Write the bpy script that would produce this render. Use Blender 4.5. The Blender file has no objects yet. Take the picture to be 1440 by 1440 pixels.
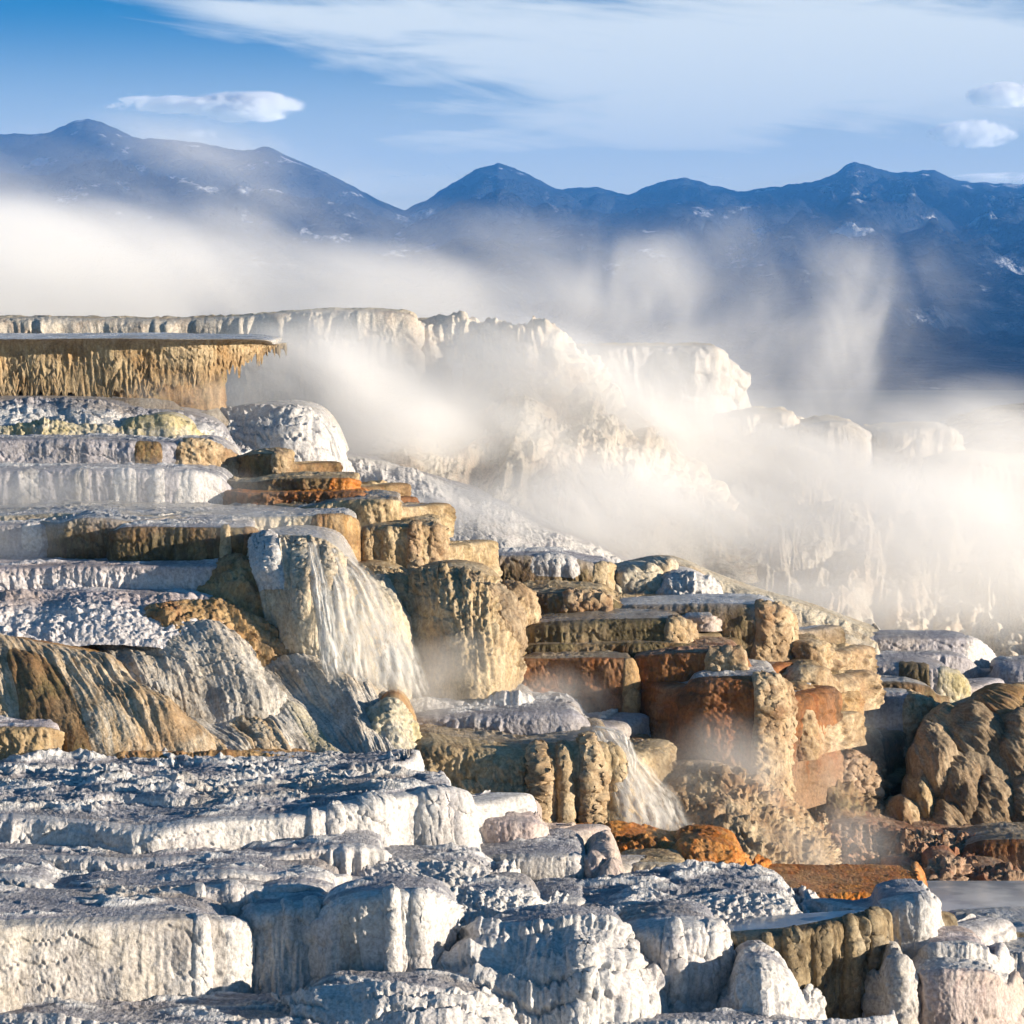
import bpy, math, random
import numpy as np
from mathutils import Vector, Matrix

SC = bpy.context.scene
COL = SC.collection

# ------------------------------------------------------------------ camera, sky, sun, exposure
F = 3600.0                # focal length in pixels of the 1440 px photograph
YH = 450.0                # pixel row of the horizon
PITCH = math.atan((720.0 - YH) / F)
cam_d = bpy.data.cameras.new('camera')
cam = bpy.data.objects.new('camera', cam_d)
COL.objects.link(cam)
cam_d.sensor_width = 36.0
cam_d.lens = 36.0 * F / 1440.0
cam_d.clip_start = 0.5
cam_d.clip_end = 60000.0
cam.location = (0, 0, 0)
cam.rotation_euler = (math.pi / 2 - PITCH, 0, 0)
SC.camera = cam

SUN_EL = math.radians(9.5)
SUN_AZ = math.radians(107.0)          # clockwise from the view direction: low sun to the right
sun_dir = Vector((math.sin(SUN_AZ) * math.cos(SUN_EL), math.cos(SUN_AZ) * math.cos(SUN_EL), math.sin(SUN_EL)))
sd = bpy.data.lights.new('sun', 'SUN')
sd.energy = 5.0
sd.angle = math.radians(0.5)
sd.color = (1.0, 0.86, 0.68)
sun = bpy.data.objects.new('sun', sd)
COL.objects.link(sun)
sun.rotation_euler = sun_dir.to_track_quat('Z', 'Y').to_euler()

SC.view_settings.view_transform = 'Standard'
SC.view_settings.look = 'None'
SC.view_settings.exposure = 1.12
SC.view_settings.gamma = 1.0
SC.view_settings.use_curve_mapping = False
SC.render.engine = 'CYCLES'
SC.cycles.use_denoising = True
SC.cycles.max_bounces = 14
SC.cycles.diffuse_bounces = 3
SC.cycles.glossy_bounces = 2
SC.cycles.transmission_bounces = 2
SC.cycles.transparent_max_bounces = 12
SC.cycles.volume_bounces = 10
SC.cycles.volume_max_steps = 256
SC.cycles.use_adaptive_sampling = True
SC.cycles.adaptive_threshold = 0.03


class NT:
    """small helper to write node trees"""
    def __init__(s, tree):
        s.t = tree
        s.n = tree.nodes
        s.n.clear()

    def new(s, kind, **kw):
        n = s.n.new(kind)
        for k, v in kw.items():
            setattr(n, k, v)
        return n

    def put(s, sock, v):
        if isinstance(v, bpy.types.NodeSocket):
            s.t.links.new(v, sock)
        elif v is not None:
            sock.default_value = v

    def math(s, op, a, b=None, c=None, clamp=False):
        n = s.new('ShaderNodeMath', operation=op, use_clamp=clamp)
        s.put(n.inputs[0], a)
        s.put(n.inputs[1], b)
        s.put(n.inputs[2], c)
        return n.outputs[0]

    def vmath(s, op, a, b=None):
        n = s.new('ShaderNodeVectorMath', operation=op)
        s.put(n.inputs[0], a)
        s.put(n.inputs[1], b)
        return n.outputs['Value'] if op in ('LENGTH', 'DOT_PRODUCT', 'DISTANCE') else n.outputs[0]

    def mix(s, f, a, b, blend='MIX'):
        n = s.new('ShaderNodeMix', data_type='RGBA', blend_type=blend)
        s.put(n.inputs[0], f)
        s.put(n.inputs[6], a)
        s.put(n.inputs[7], b)
        return n.outputs[2]

    def noise(s, vec, scale, detail=3.0, rough=0.5, dist=0.0):
        n = s.new('ShaderNodeTexNoise')
        s.put(n.inputs['Vector'], vec)
        n.inputs['Scale'].default_value = scale
        n.inputs['Detail'].default_value = detail
        n.inputs['Roughness'].default_value = rough
        n.inputs['Distortion'].default_value = dist
        return n.outputs[0]

    def mapr(s, v, a, b, c=0.0, d=1.0, smooth=True):
        n = s.new('ShaderNodeMapRange', interpolation_type='SMOOTHSTEP' if smooth else 'LINEAR')
        s.put(n.inputs[0], v)
        s.put(n.inputs[1], a)
        s.put(n.inputs[2], b)
        s.put(n.inputs[3], c)
        s.put(n.inputs[4], d)
        return n.outputs[0]

    def sepxyz(s, v):
        n = s.new('ShaderNodeSeparateXYZ')
        s.put(n.inputs[0], v)
        return n.outputs

    def comb(s, x, y, z):
        n = s.new('ShaderNodeCombineXYZ')
        s.put(n.inputs[0], x)
        s.put(n.inputs[1], y)
        s.put(n.inputs[2], z)
        return n.outputs[0]


def rgb(c):
    return (c[0], c[1], c[2], 1.0)


# the sky: Nishita, sampled somewhat higher than the true elevation so that the thin winter air reads blue, with streaks of cirrus
W = bpy.data.worlds.new('World')
SC.world = W
W.use_nodes = True
w = NT(W.node_tree)
geo = w.new('ShaderNodeTexCoord')
dx, dy, dz = w.sepxyz(geo.outputs['Generated'])
el = w.math('ARCTAN2', dz, w.math('SQRT', w.math('ADD', w.math('MULTIPLY', dx, dx), w.math('MULTIPLY', dy, dy))))
az = w.math('ARCTAN2', dx, dy)
sky = w.new('ShaderNodeTexSky', sky_type='NISHITA')
sky.sun_disc = False
sky.sun_elevation = SUN_EL
sky.sun_rotation = SUN_AZ
sky.altitude = 2000.0
sky.air_density = 1.0
sky.dust_density = 0.3
sky.ozone_density = 3.0
hi = w.math('ADD', w.math('MULTIPLY', w.math('MAXIMUM', dz, 0.0), 2.2), 0.12)
w.put(sky.inputs[0], w.vmath('NORMALIZE', w.comb(dx, dy, hi)))
hsv = w.new('ShaderNodeHueSaturation')
hsv.inputs['Saturation'].default_value = 1.2
w.put(hsv.inputs['Color'], w.mix(1.0, sky.outputs[0], rgb((0.54, 1.0, 0.98)), 'MULTIPLY'))
# cirrus: streaks in (azimuth, elevation), broad sheets times fine fibres
cv = w.comb(w.math('MULTIPLY', az, 7.0), w.math('MULTIPLY', el, 42.0), 0.0)
sheet = w.noise(w.vmath('ADD', cv, (3.15, 0.4, 0.0)), 1.0, 3.0, 0.55, 0.6)
fib = w.noise(w.vmath('ADD', w.comb(w.math('MULTIPLY', az, 12.0), w.math('ADD', w.math('MULTIPLY', el, 95.0), w.math('MULTIPLY', az, 9.0)), 0.0), (0.7, 2.0, 0.0)), 1.0, 5.0, 0.6, 0.8)


def bank(px, py, rx, ry):
    a_ = w.math('MULTIPLY', w.math('SUBTRACT', az, (px - 720) / F), F / rx)
    e_ = w.math('MULTIPLY', w.math('SUBTRACT', el, (YH - py) / F), F / ry)
    q_ = w.math('ADD', w.math('MULTIPLY', a_, a_), w.math('MULTIPLY', e_, e_))
    return w.math('EXPONENT', w.math('MULTIPLY', q_, -0.7))


banks = 0.0
for px, py, rx, ry, kk in ((640, 30, 300, 38, 0.5), (1080, 120, 420, 62, 0.55), (800, 190, 480, 32, 0.35), (340, 34, 80, 18, 0.25), (60, 90, 240, 70, -0.45), (560, 262, 220, 26, 0.4), (1330, 60, 260, 40, 0.35), (-500, 60, 420, 60, 0.45), (2100, 90, 520, 70, 0.5)):
    banks = w.math('ADD', w.math('MULTIPLY', bank(px, py, rx, ry), kk), banks)
shape = w.math('ADD', w.math('ADD', w.math('MULTIPLY', sheet, 0.6), w.math('MULTIPLY', fib, 0.5)), w.math('MULTIPLY', banks, 0.6))
cov = w.math('MULTIPLY', w.mapr(shape, 0.50, 0.86, 0.0, 0.85), w.mapr(el, 0.15, 0.5, 1.0, 0.2))
low = w.mapr(el, 0.045, 0.125, 0.80, 0.0)          # the sheet thickens towards the horizon
cov = w.math('MAXIMUM', cov, low)
cover = w.mix(cov, hsv.outputs[0], rgb((6.1, 6.2, 5.7)))
bg = w.new('ShaderNodeBackground')
w.put(bg.inputs[0], cover)
bg.inputs[1].default_value = 0.09
wo = w.new('ShaderNodeOutputWorld')
w.put(wo.inputs[0], bg.outputs[0])

# ------------------------------------------------------------------ helpers
CP, SP = math.cos(PITCH), math.sin(PITCH)


def ray(x, y):
    cx, cy = (x - 720.0) / F, (720.0 - y) / F
    return np.array([cx, CP + cy * SP, cy * CP - SP])


def at(x, y, d):
    """photo pixel to the point of the place that lies d metres ahead of the viewpoint"""
    r = ray(x, y)
    return r * (d / r[1])


def ihash(ix, iy, iz, seed):
    h = (ix.astype(np.uint32) * np.uint32(374761393) + iy.astype(np.uint32) * np.uint32(668265263)
         + iz.astype(np.uint32) * np.uint32(2147483647) + np.uint32((seed * 974634777) & 0xffffffff))
    h = (h ^ (h >> np.uint32(13))) * np.uint32(1274126177)
    h = (h ^ (h >> np.uint32(16))) * np.uint32(2246822519)
    return h ^ (h >> np.uint32(15))


def noise3(x, y, z, seed=0):
    """gradient noise, about -1 to 1"""
    x, y, z = np.broadcast_arrays(np.asarray(x, np.float32), np.asarray(y, np.float32), np.asarray(z, np.float32))
    fx, fy, fz = np.floor(x), np.floor(y), np.floor(z)
    ix, iy, iz = fx.astype(np.int64), fy.astype(np.int64), fz.astype(np.int64)
    x, y, z = x - fx, y - fy, z - fz
    ux, uy, uz = (t * t * t * (t * (t * 6 - 15) + 10) for t in (x, y, z))
    out = 0
    for a in (0, 1):
        for b in (0, 1):
            for c in (0, 1):
                h = ihash(ix + a, iy + b, iz + c, seed)
                g1 = (h & np.uint32(1023)).astype(np.float32) / 511.5 - 1
                g2 = ((h >> np.uint32(10)) & np.uint32(1023)).astype(np.float32) / 511.5 - 1
                g3 = ((h >> np.uint32(20)) & np.uint32(1023)).astype(np.float32) / 511.5 - 1
                wgt = (ux if a else 1 - ux) * (uy if b else 1 - uy) * (uz if c else 1 - uz)
                out = out + wgt * (g1 * (x - a) + g2 * (y - b) + g3 * (z - c))
    return out * 1.5


def fbm(x, y, z, seed, octv=3):
    o, a, f = 0, 1.0, 1.0
    for k in range(octv):
        o = o + a * noise3(x * f, y * f, z * f, seed + k)
        a *= 0.5
        f *= 2.03
    return o


def sstep(a, b, x):
    t = np.clip((x - a) / (b - a), 0, 1)
    return t * t * (3 - 2 * t)


def tag(o, label=None, cat=None, group=None, kind=None):
    if label:
        o['label'] = label
    if cat:
        o['category'] = cat
    if group:
        o['group'] = group
    if kind:
        o['kind'] = kind
    return o


def empty(name, loc):
    o = bpy.data.objects.new(name, None)
    o.location = loc
    o.empty_display_size = 0.3
    COL.objects.link(o)
    return o


def grid_mesh(name, P, mat, parent=None, uv=None, fall=None, normals=None, origin=None):
    """a mesh from a (rows, columns, 3) grid of world points"""
    nv, nu = P.shape[:2]
    V = P.reshape(-1, 3).astype(np.float32)
    if origin is None:
        origin = np.array(parent.location) if parent is not None else np.zeros(3)
    V = V - np.asarray(origin, np.float32)
    i = np.arange((nv - 1) * (nu - 1))
    r, c = i // (nu - 1), i % (nu - 1)
    a = r * nu + c
    Fc = np.stack([a, a + nu, a + nu + 1, a + 1], 1).astype(np.int32)
    me = bpy.data.meshes.new(name)
    me.vertices.add(len(V))
    me.vertices.foreach_set('co', V.ravel())
    me.loops.add(Fc.size)
    me.loops.foreach_set('vertex_index', Fc.ravel())
    me.polygons.add(len(Fc))
    me.polygons.foreach_set('loop_start', np.arange(0, Fc.size, 4, dtype=np.int32))
    me.update(calc_edges=True)
    me.polygons.foreach_set('use_smooth', np.ones(len(Fc), bool))
    if uv is not None:
        lay = me.uv_layers.new(name='flow')
        lay.data.foreach_set('uv', uv.reshape(-1, 2)[Fc.ravel()].astype(np.float32).ravel())
    if fall is not None:
        at_ = me.attributes.new('fall', 'FLOAT', 'POINT')
        at_.data.foreach_set('value', fall.reshape(-1).astype(np.float32))
    if normals is not None:
        me.normals_split_custom_set_from_vertices(normals.reshape(-1, 3).astype(np.float32))
    me.materials.append(mat)
    o = bpy.data.objects.new(name, me)
    COL.objects.link(o)
    if parent is not None:
        o.parent = parent
    else:
        o.location = origin
    return o


def grid_normals(P):
    du = np.gradient(P, axis=1)
    dv = np.gradient(P, axis=0)
    n = np.cross(dv, du)
    return n / np.maximum(np.linalg.norm(n, axis=2, keepdims=True), 1e-9)


# ------------------------------------------------------------------ materials
MATS = {}


def rock(name, light, mid, dark, acc=None, kd=0.5, ka=0.4, rough=0.75, streak=5.0, top=None, low=None, ktop=0.8, klow=0.8, bump=0.5, spec=0.3, wet=0.0, stain=None, crest=None):
    """travertine: streaks run down the flow, blotches and an accent stain over them; 'top' and 'low' stain the upper and lower ends of a face"""
    m = bpy.data.materials.new(name)
    m.use_nodes = True
    t = NT(m.node_tree)
    uv = t.new('ShaderNodeUVMap', uv_map='flow').outputs[0]
    pos = t.new('ShaderNodeNewGeometry').outputs['Position']
    u, v, _ = t.sepxyz(uv)
    wob = t.math('MULTIPLY', t.math('SUBTRACT', t.noise(pos, 1.7, 2.0), 0.5), 0.5)
    us = t.math('ADD', u, wob)
    s1 = t.noise(t.comb(t.math('MULTIPLY', us, streak), t.math('MULTIPLY', v, streak * 0.14), 0.0), 1.0, 4.0, 0.6)
    s2 = t.noise(t.comb(t.math('MULTIPLY', us, streak * 3.1), t.math('MULTIPLY', v, streak * 0.3), 5.0), 1.0, 3.0, 0.6)
    st = t.math('ADD', t.math('MULTIPLY', s1, 0.62), t.math('MULTIPLY', s2, 0.38))
    blot = t.noise(pos, 1.3, 4.0, 0.62, 0.6)
    grain = t.mapr(t.noise(pos, 16.0, 6.0, 0.75), 0.25, 0.7)
    c = t.mix(t.mapr(st, 0.40, 0.58), rgb(mid), rgb(light))
    dk = t.math('ADD', t.math('MULTIPLY', blot, 0.55), t.math('MULTIPLY', s1, 0.5))
    c = t.mix(t.mapr(dk, 0.47, 0.62, 0.0, min(1.0, kd * 1.35)), c, rgb(dark))
    if acc:
        an = t.math('ADD', t.math('MULTIPLY', t.noise(t.vmath('ADD', pos, (9.3, 2.2, 4.1)), 0.9, 4.0, 0.6, 0.5), 0.7), t.math('MULTIPLY', s2, 0.32))
        c = t.mix(t.mapr(an, 0.48, 0.62, 0.0, ka), c, rgb(acc))
    fall = t.new('ShaderNodeAttribute', attribute_name='fall').outputs['Fac']
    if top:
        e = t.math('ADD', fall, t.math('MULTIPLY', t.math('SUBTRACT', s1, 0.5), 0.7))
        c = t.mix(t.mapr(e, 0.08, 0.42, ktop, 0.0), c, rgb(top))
    if crest:          # damp treads: sunlit crests whitened, shaded hollows kept dark in the colour itself
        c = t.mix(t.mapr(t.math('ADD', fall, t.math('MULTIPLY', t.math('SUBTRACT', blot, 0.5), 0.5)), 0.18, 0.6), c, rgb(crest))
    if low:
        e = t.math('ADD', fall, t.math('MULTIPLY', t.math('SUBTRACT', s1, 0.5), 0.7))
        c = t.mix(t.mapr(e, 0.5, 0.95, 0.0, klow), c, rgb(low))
    c = t.mix(t.mapr(t.noise(t.vmath('MULTIPLY', pos, (0.5, 0.5, 0.25)), 1.0, 3.0, 0.6), 0.50, 0.68, 0.0, stain if stain is not None else (0.04 if min(light) > 0.6 else 0.36)), c, rgb((0.60, 0.47, 0.31)))
    c = t.mix(1.0, c, t.mix(grain, rgb((0.38, 0.37, 0.36)), rgb((0.84, 0.84, 0.84))), 'MULTIPLY')
    b = t.new('ShaderNodeBsdfPrincipled')
    t.put(b.inputs['Base Color'], c)
    b.inputs['Specular IOR Level'].default_value = spec
    rr = t.mapr(blot, 0.35, 0.65, rough - wet, min(1.0, rough + 0.1))
    t.put(b.inputs['Roughness'], rr)
    bp = t.new('ShaderNodeBump')
    bp.inputs['Distance'].default_value = 0.045
    bp.inputs['Strength'].default_value = bump
    hgt = t.math('ADD', t.math('MULTIPLY', t.noise(pos, 22.0, 4.0, 0.65), 1.0), t.math('MULTIPLY', s2, 0.7))
    t.put(bp.inputs['Height'], hgt)
    t.put(b.inputs['Normal'], bp.outputs[0])
    o = t.new('ShaderNodeOutputMaterial')
    t.put(o.inputs[0], b.outputs[0])
    MATS[name] = m
    return m


WHITE, CREAM, TAN, OCHRE, ORANGE = (0.80, 0.78, 0.76), (0.74, 0.65, 0.49), (0.46, 0.34, 0.19), (0.50, 0.27, 0.09), (0.62, 0.20, 0.03)
BROWN, DBROWN, OLIVE, LILAC, GREY, RUST = (0.25, 0.15, 0.075), (0.09, 0.055, 0.03), (0.22, 0.19, 0.08), (0.62, 0.55, 0.58), (0.48, 0.46, 0.44), (0.32, 0.11, 0.035)
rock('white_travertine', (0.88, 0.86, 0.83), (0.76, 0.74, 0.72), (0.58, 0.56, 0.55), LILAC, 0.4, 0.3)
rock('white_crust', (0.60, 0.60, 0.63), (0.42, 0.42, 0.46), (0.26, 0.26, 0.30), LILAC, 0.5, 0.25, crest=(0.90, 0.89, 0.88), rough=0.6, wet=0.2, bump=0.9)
rock('grey_travertine', (0.76, 0.73, 0.70), (0.62, 0.59, 0.57), (0.36, 0.33, 0.31), CREAM, 0.5, 0.3)
rock('cream_travertine', (0.80, 0.74, 0.62), CREAM, (0.5, 0.4, 0.26), OCHRE, 0.45, 0.25)
rock('pale_cliff', (0.82, 0.77, 0.68), (0.74, 0.67, 0.56), (0.55, 0.47, 0.38), (0.62, 0.42, 0.28), 0.35, 0.45)
rock('tan_travertine', (0.72, 0.57, 0.36), (0.50, 0.37, 0.20), (0.30, 0.19, 0.09), CREAM, 0.55, 0.3)
rock('tan_popcorn', (0.76, 0.62, 0.42), (0.52, 0.37, 0.21), (0.26, 0.15, 0.07), RUST, 0.55, 0.35)
rock('ochre_flow', (0.70, 0.50, 0.27), (0.50, 0.30, 0.12), (0.22, 0.13, 0.06), RUST, 0.55, 0.55)
rock('orange_mat', (0.78, 0.34, 0.07), ORANGE, (0.20, 0.07, 0.02), (0.60, 0.42, 0.2), 0.5, 0.3, rough=0.6, wet=0.2)
rock('rust_face', (0.46, 0.20, 0.07), (0.30, 0.11, 0.035), DBROWN, (0.30, 0.17, 0.10), 0.6, 0.5, low=(0.36, 0.24, 0.15))
rock('brown_face', (0.42, 0.28, 0.14), (0.29, 0.17, 0.08), DBROWN, OLIVE, 0.6, 0.5)
rock('dark_olive', (0.27, 0.22, 0.11), (0.14, 0.105, 0.055), (0.06, 0.045, 0.025), RUST, 0.55, 0.3)
rock('brown_white_top', (0.34, 0.25, 0.15), BROWN, DBROWN, OLIVE, 0.55, 0.4, top=(0.62, 0.58, 0.54), ktop=0.6)
rock('lilac_crust', (0.72, 0.66, 0.68), (0.54, 0.48, 0.50), (0.38, 0.33, 0.33), (0.52, 0.36, 0.24), 0.45, 0.35, crest=(0.84, 0.80, 0.80))
rock('pink_travertine', (0.72, 0.63, 0.60), (0.62, 0.50, 0.47), (0.42, 0.34, 0.31), CREAM, 0.35, 0.25)
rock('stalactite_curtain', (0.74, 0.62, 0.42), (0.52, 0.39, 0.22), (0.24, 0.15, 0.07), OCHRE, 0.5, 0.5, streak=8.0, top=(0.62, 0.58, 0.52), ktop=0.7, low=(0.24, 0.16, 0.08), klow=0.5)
rock('fluted_curtain', (0.52, 0.42, 0.26), (0.34, 0.25, 0.14), (0.11, 0.075, 0.04), (0.62, 0.56, 0.44), 0.65, 0.35, streak=4.0)
rock('striped_flow', (0.84, 0.75, 0.60), (0.62, 0.46, 0.28), (0.30, 0.21, 0.12), OCHRE, 0.55, 0.45, streak=7.0)
rock('grey_flow', (0.84, 0.81, 0.76), (0.60, 0.55, 0.48), (0.26, 0.24, 0.21), (0.70, 0.52, 0.30), 0.5, 0.4, streak=7.0)
rock('lobe_flow', (0.58, 0.45, 0.30), (0.36, 0.25, 0.15), (0.14, 0.09, 0.05), (0.40, 0.34, 0.25), 0.5, 0.35, streak=7.0)
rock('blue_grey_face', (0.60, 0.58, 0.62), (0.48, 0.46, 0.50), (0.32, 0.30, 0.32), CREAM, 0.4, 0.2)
rock('wet_crust', (0.78, 0.78, 0.78), (0.60, 0.58, 0.57), (0.40, 0.35, 0.28), CREAM, 0.4, 0.4, rough=0.35, wet=0.2, spec=0.5)
rock('wet_tan', (0.55, 0.45, 0.32), (0.40, 0.31, 0.2), (0.2, 0.14, 0.08), (0.62, 0.57, 0.5), 0.5, 0.4, rough=0.35, wet=0.2, spec=0.5)
rock('yellow_flow', (0.80, 0.75, 0.66), (0.66, 0.60, 0.46), (0.44, 0.36, 0.16), (0.60, 0.48, 0.14), 0.4, 0.5)
rock('red_rubble', (0.66, 0.50, 0.36), (0.36, 0.21, 0.12), (0.15, 0.085, 0.05), (0.40, 0.13, 0.06), 0.5, 0.55)
rock('ground_crust', (0.6, 0.55, 0.48), (0.42, 0.36, 0.28), (0.2, 0.15, 0.1), OCHRE, 0.5, 0.3)

def water_material():
    m = bpy.data.materials.new('pool_water')
    m.use_nodes = True
    t = NT(m.node_tree)
    pos = t.new('ShaderNodeNewGeometry').outputs['Position']
    b = t.new('ShaderNodeBsdfPrincipled')
    t.put(b.inputs['Base Color'], t.mix(t.mapr(t.noise(pos, 1.5, 3.0), 0.4, 0.6), rgb((0.30, 0.31, 0.33)), rgb((0.50, 0.50, 0.50))))
    b.inputs['Roughness'].default_value = 0.12
    b.inputs['IOR'].default_value = 1.33
    bp = t.new('ShaderNodeBump')
    bp.inputs['Distance'].default_value = 0.01
    bp.inputs['Strength'].default_value = 0.25
    t.put(bp.inputs['Height'], t.noise(t.vmath('MULTIPLY', pos, (3.0, 8.0, 1.0)), 1.0, 3.0))
    t.put(b.inputs['Normal'], bp.outputs[0])
    o = t.new('ShaderNodeOutputMaterial')
    t.put(o.inputs[0], b.outputs[0])
    return m


MATS['pool_water'] = water_material()

# ------------------------------------------------------------------ the terrace builder
SAMPLES = []      # points that the ground must pass under
COUNT = [0]


def spline(pts, m):
    pts = np.asarray(pts, float)
    n = len(pts)
    t = np.linspace(0, n - 1, m)
    i = np.clip(t.astype(int), 0, n - 2)
    f = (t - i)[:, None]
    g = lambda k: pts[np.clip(k, 0, n - 1)]
    p0, p1, p2, p3 = g(i - 1), g(i), g(i + 1), g(i + 2)
    return 0.5 * ((2 * p1) + (p2 - p0) * f + (2 * p0 - 5 * p1 + 4 * p2 - p3) * f * f + (3 * p1 - p0 - 3 * p2 + p3) * f ** 3)


def terrace(label, crest, foot, flare=0.25, n=5.0, back=2.5, rise=0.02, face='white_travertine', top='white_crust', flute=0.25, afl=0.06, abig=0.10,
            pop=0.0, popsize=0.09, atop=0.05, fringe=0.0, sides=(1, 1), sink=0.3, name='travertine_terrace', cat='terrace', group='travertine terraces stepping up the hill',
            drapes=(), lip=0.03, fine=0.008, ledges=(0.06, 0.34), topscale=1.0, coarse=0.65, rimface=False, splay=0.55, toe=0.28):
    """crest: rim points (pixel x, pixel y, metres ahead); foot: (pixel x, pixel y) under each, standing 'flare' metres before the rim.
    n is the roundness: 2 a quarter ellipse, 6 a square shoulder, below 1 a hollow slope."""
    COUNT[0] += 1
    seed = COUNT[0] * 17
    if 2.9 < n < 8 and name == 'travertine_terrace':
        n = n + 2.5
    rng = random.Random(seed)
    if n < 2.9 or name != 'travertine_terrace':
        splay = min(splay, 0.15)
    C = [at(*p) for p in crest]
    Fp = [at(p[0], p[1], (p[2] if len(p) > 2 else c[2] - flare)) for p, c in zip(foot, crest)]
    D = float(np.mean([c[2] for c in crest]))
    ymax = float(np.median([c[1] for c in C])) + back
    if sides[0]:
        ya = max(ymax, C[0][1] + 0.3)
        C.insert(0, np.array([C[0][0] - splay, ya, C[0][2] + 0.02]))
        Fp.insert(0, np.array([Fp[0][0] - splay * 1.6 - 0.1, ya, Fp[0][2]]))
    if sides[1]:
        ya = max(ymax, C[-1][1] + 0.3)
        C.append(np.array([C[-1][0] + splay, ya, C[-1][2] + 0.02]))
        Fp.append(np.array([Fp[-1][0] + splay * 1.6 + 0.1, ya, Fp[-1][2]]))
    ds = D / 2560.0 * 1.25
    cd = spline(C, 400)
    fd = spline(Fp, 400)
    # sample finer where the rim runs across the view
    seg = np.linalg.norm(np.diff(cd, axis=0) * np.array([1, 0.35, 1]), axis=1)
    L = np.concatenate([[0], np.cumsum(seg)])
    nu = int(np.clip(L[-1] / ds, 24, 900))
    q = np.interp(np.linspace(0, L[-1], nu), L, np.arange(400))
    lerp = lambda A: np.stack([np.interp(q, np.arange(400), A[:, k]) for k in range(3)], 1)
    cr, ft = lerp(cd), lerp(fd)
    s = np.concatenate([[0], np.cumsum(np.linalg.norm(np.diff(cr, axis=0), axis=1))])
    SAMPLES.append(np.concatenate([ft[::6] + [0, 0, -0.12], cr[::6] + [0, 0.25, -0.55]]))
    if fringe:
        fr = np.abs(noise3(s / 0.16, 0, 0, seed + 3)) + 0.6 * np.abs(noise3(s / 0.06, 3, 0, seed + 4))
        ft[:, 2] += fringe * (0.6 - fr)
    ft[:, 2] -= sink
    # rim wobble
    crz = cr[:, 2].copy()
    cr[:, 2] += (0.02 if n > 2.9 else 0.05) * noise3(s / 0.9, 0, 1, seed) * min(1.0, atop * 15) + 0.010 * noise3(s / 0.10, 0, 2, seed)
    hgt = float(np.mean(np.linalg.norm(cr - ft, axis=1)))
    nf = int(np.clip(hgt / ds, 10, 260))
    th = np.linspace(0, 1, nf + 1)[1:] * math.pi / 2
    hx = np.sin(th) ** (2.0 / n)
    vz = 1 - np.cos(th) ** (2.0 / n)
    # even spacing along the profile
    hh = np.concatenate([[0], hx]) * max(0.05, abs(flare))
    vv = np.concatenate([[0], vz]) * hgt
    arc = np.concatenate([[0], np.cumsum(np.hypot(np.diff(hh), np.diff(vv)))])
    fine_th = np.linspace(0, 1, 2000) * math.pi / 2
    fh, fv = np.sin(fine_th) ** (2.0 / n), 1 - np.cos(fine_th) ** (2.0 / n)
    fa = np.concatenate([[0], np.cumsum(np.hypot(np.diff(fh) * max(0.05, abs(flare)), np.diff(fv) * hgt))])
    k = np.linspace(0, fa[-1], nf + 1)[1:]
    hx, vz = np.interp(k, fa, fh), np.interp(k, fa, fv)
    face_g = cr[None] + np.stack([(ft - cr)[None, :, 0] * hx[:, None], (ft - cr)[None, :, 1] * hx[:, None], (ft - cr)[None, :, 2] * vz[:, None]], 2)
    if n > 2.9 and flare > 0 and toe:       # the foot spreads into the ledge below it
        face_g[..., 1] -= toe * min(1.0, hgt) * (vz[:, None] ** 4) * 1.2
    nt = int(np.clip(back / (ds * 2.6), 8, 70))
    tt = (np.linspace(1, 0, nt + 1) ** 1.35)[:, None]
    yb = np.maximum(ymax, cr[:, 1])
    tread = np.stack([np.broadcast_to(cr[None, :, 0], (nt + 1, nu)), cr[None, :, 1] + (yb - cr[:, 1])[None] * tt, crz[None] + (cr[:, 2] - crz)[None] * np.exp(-(yb - cr[:, 1])[None] * tt / 0.12) + (yb - cr[:, 1])[None] * tt * rise], 2)
    G = np.concatenate([tread, face_g], 0)
    nv = len(G)
    N = grid_normals(G)
    # arc length down the flow
    h = np.concatenate([[0], np.cumsum(np.mean(np.linalg.norm(np.diff(G, axis=0), axis=2), axis=1))])
    h -= h[nt]
    S, H = np.broadcast_to(s[None], (nv, nu)), np.broadcast_to(h[:, None], (nv, nu))
    X, Y, Z = G[..., 0], G[..., 1], G[..., 2]
    wf = sstep(-0.10, 0.12, H) if n < 2.9 else sstep(-0.03, 0.03, H)
    # drapery: rounded folds with creases between, running down the flow
    wp = 0.25 * noise3(S / 0.9, H / 1.1, 0, seed + 5) + 0.35 * H * noise3(S / 1.6, 0.0, 0, seed + 6)
    fl = np.abs(noise3((S + wp * flute * 2) / flute, H / (flute * 9), 0, seed + 7)) * 1.9
    fl2 = np.abs(noise3((S + wp * flute) / (flute * 0.38), H / (flute * 3.4), 0, seed + 8)) * 1.9
    fm = 0.25 + 0.75 * sstep(-0.15, 0.35, noise3(S / 1.3, H / 2.2, 0, seed + 20))
    fl3 = np.abs(noise3((S + wp * flute) / (flute * 0.17), H / (flute * 1.3), 0, seed + 21)) * 1.9
    rough = 1.2 * np.abs(noise3(X / 0.18, Y / 0.18, Z / 0.24, seed + 22)) + 0.9 * np.abs(noise3(X / 0.08, Y / 0.08, Z / 0.10, seed + 23)) + 0.6 * noise3(X / 0.04, Y / 0.04, Z / 0.05, seed + 36)
    dsp = abig * fbm(S / 1.5, H / 2.6, 0, seed + 9, 3) + fm * (0.8 * afl * (fl - 0.4) + afl * 0.5 * (fl2 - 0.4) + afl * 0.3 * (fl3 - 0.4)) + 0.032 * rough * coarse * (0.35 + 0.65 * sstep(-0.3, 0.3, noise3(S / 1.1, H / 0.8, 0, seed + 37)))
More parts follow.
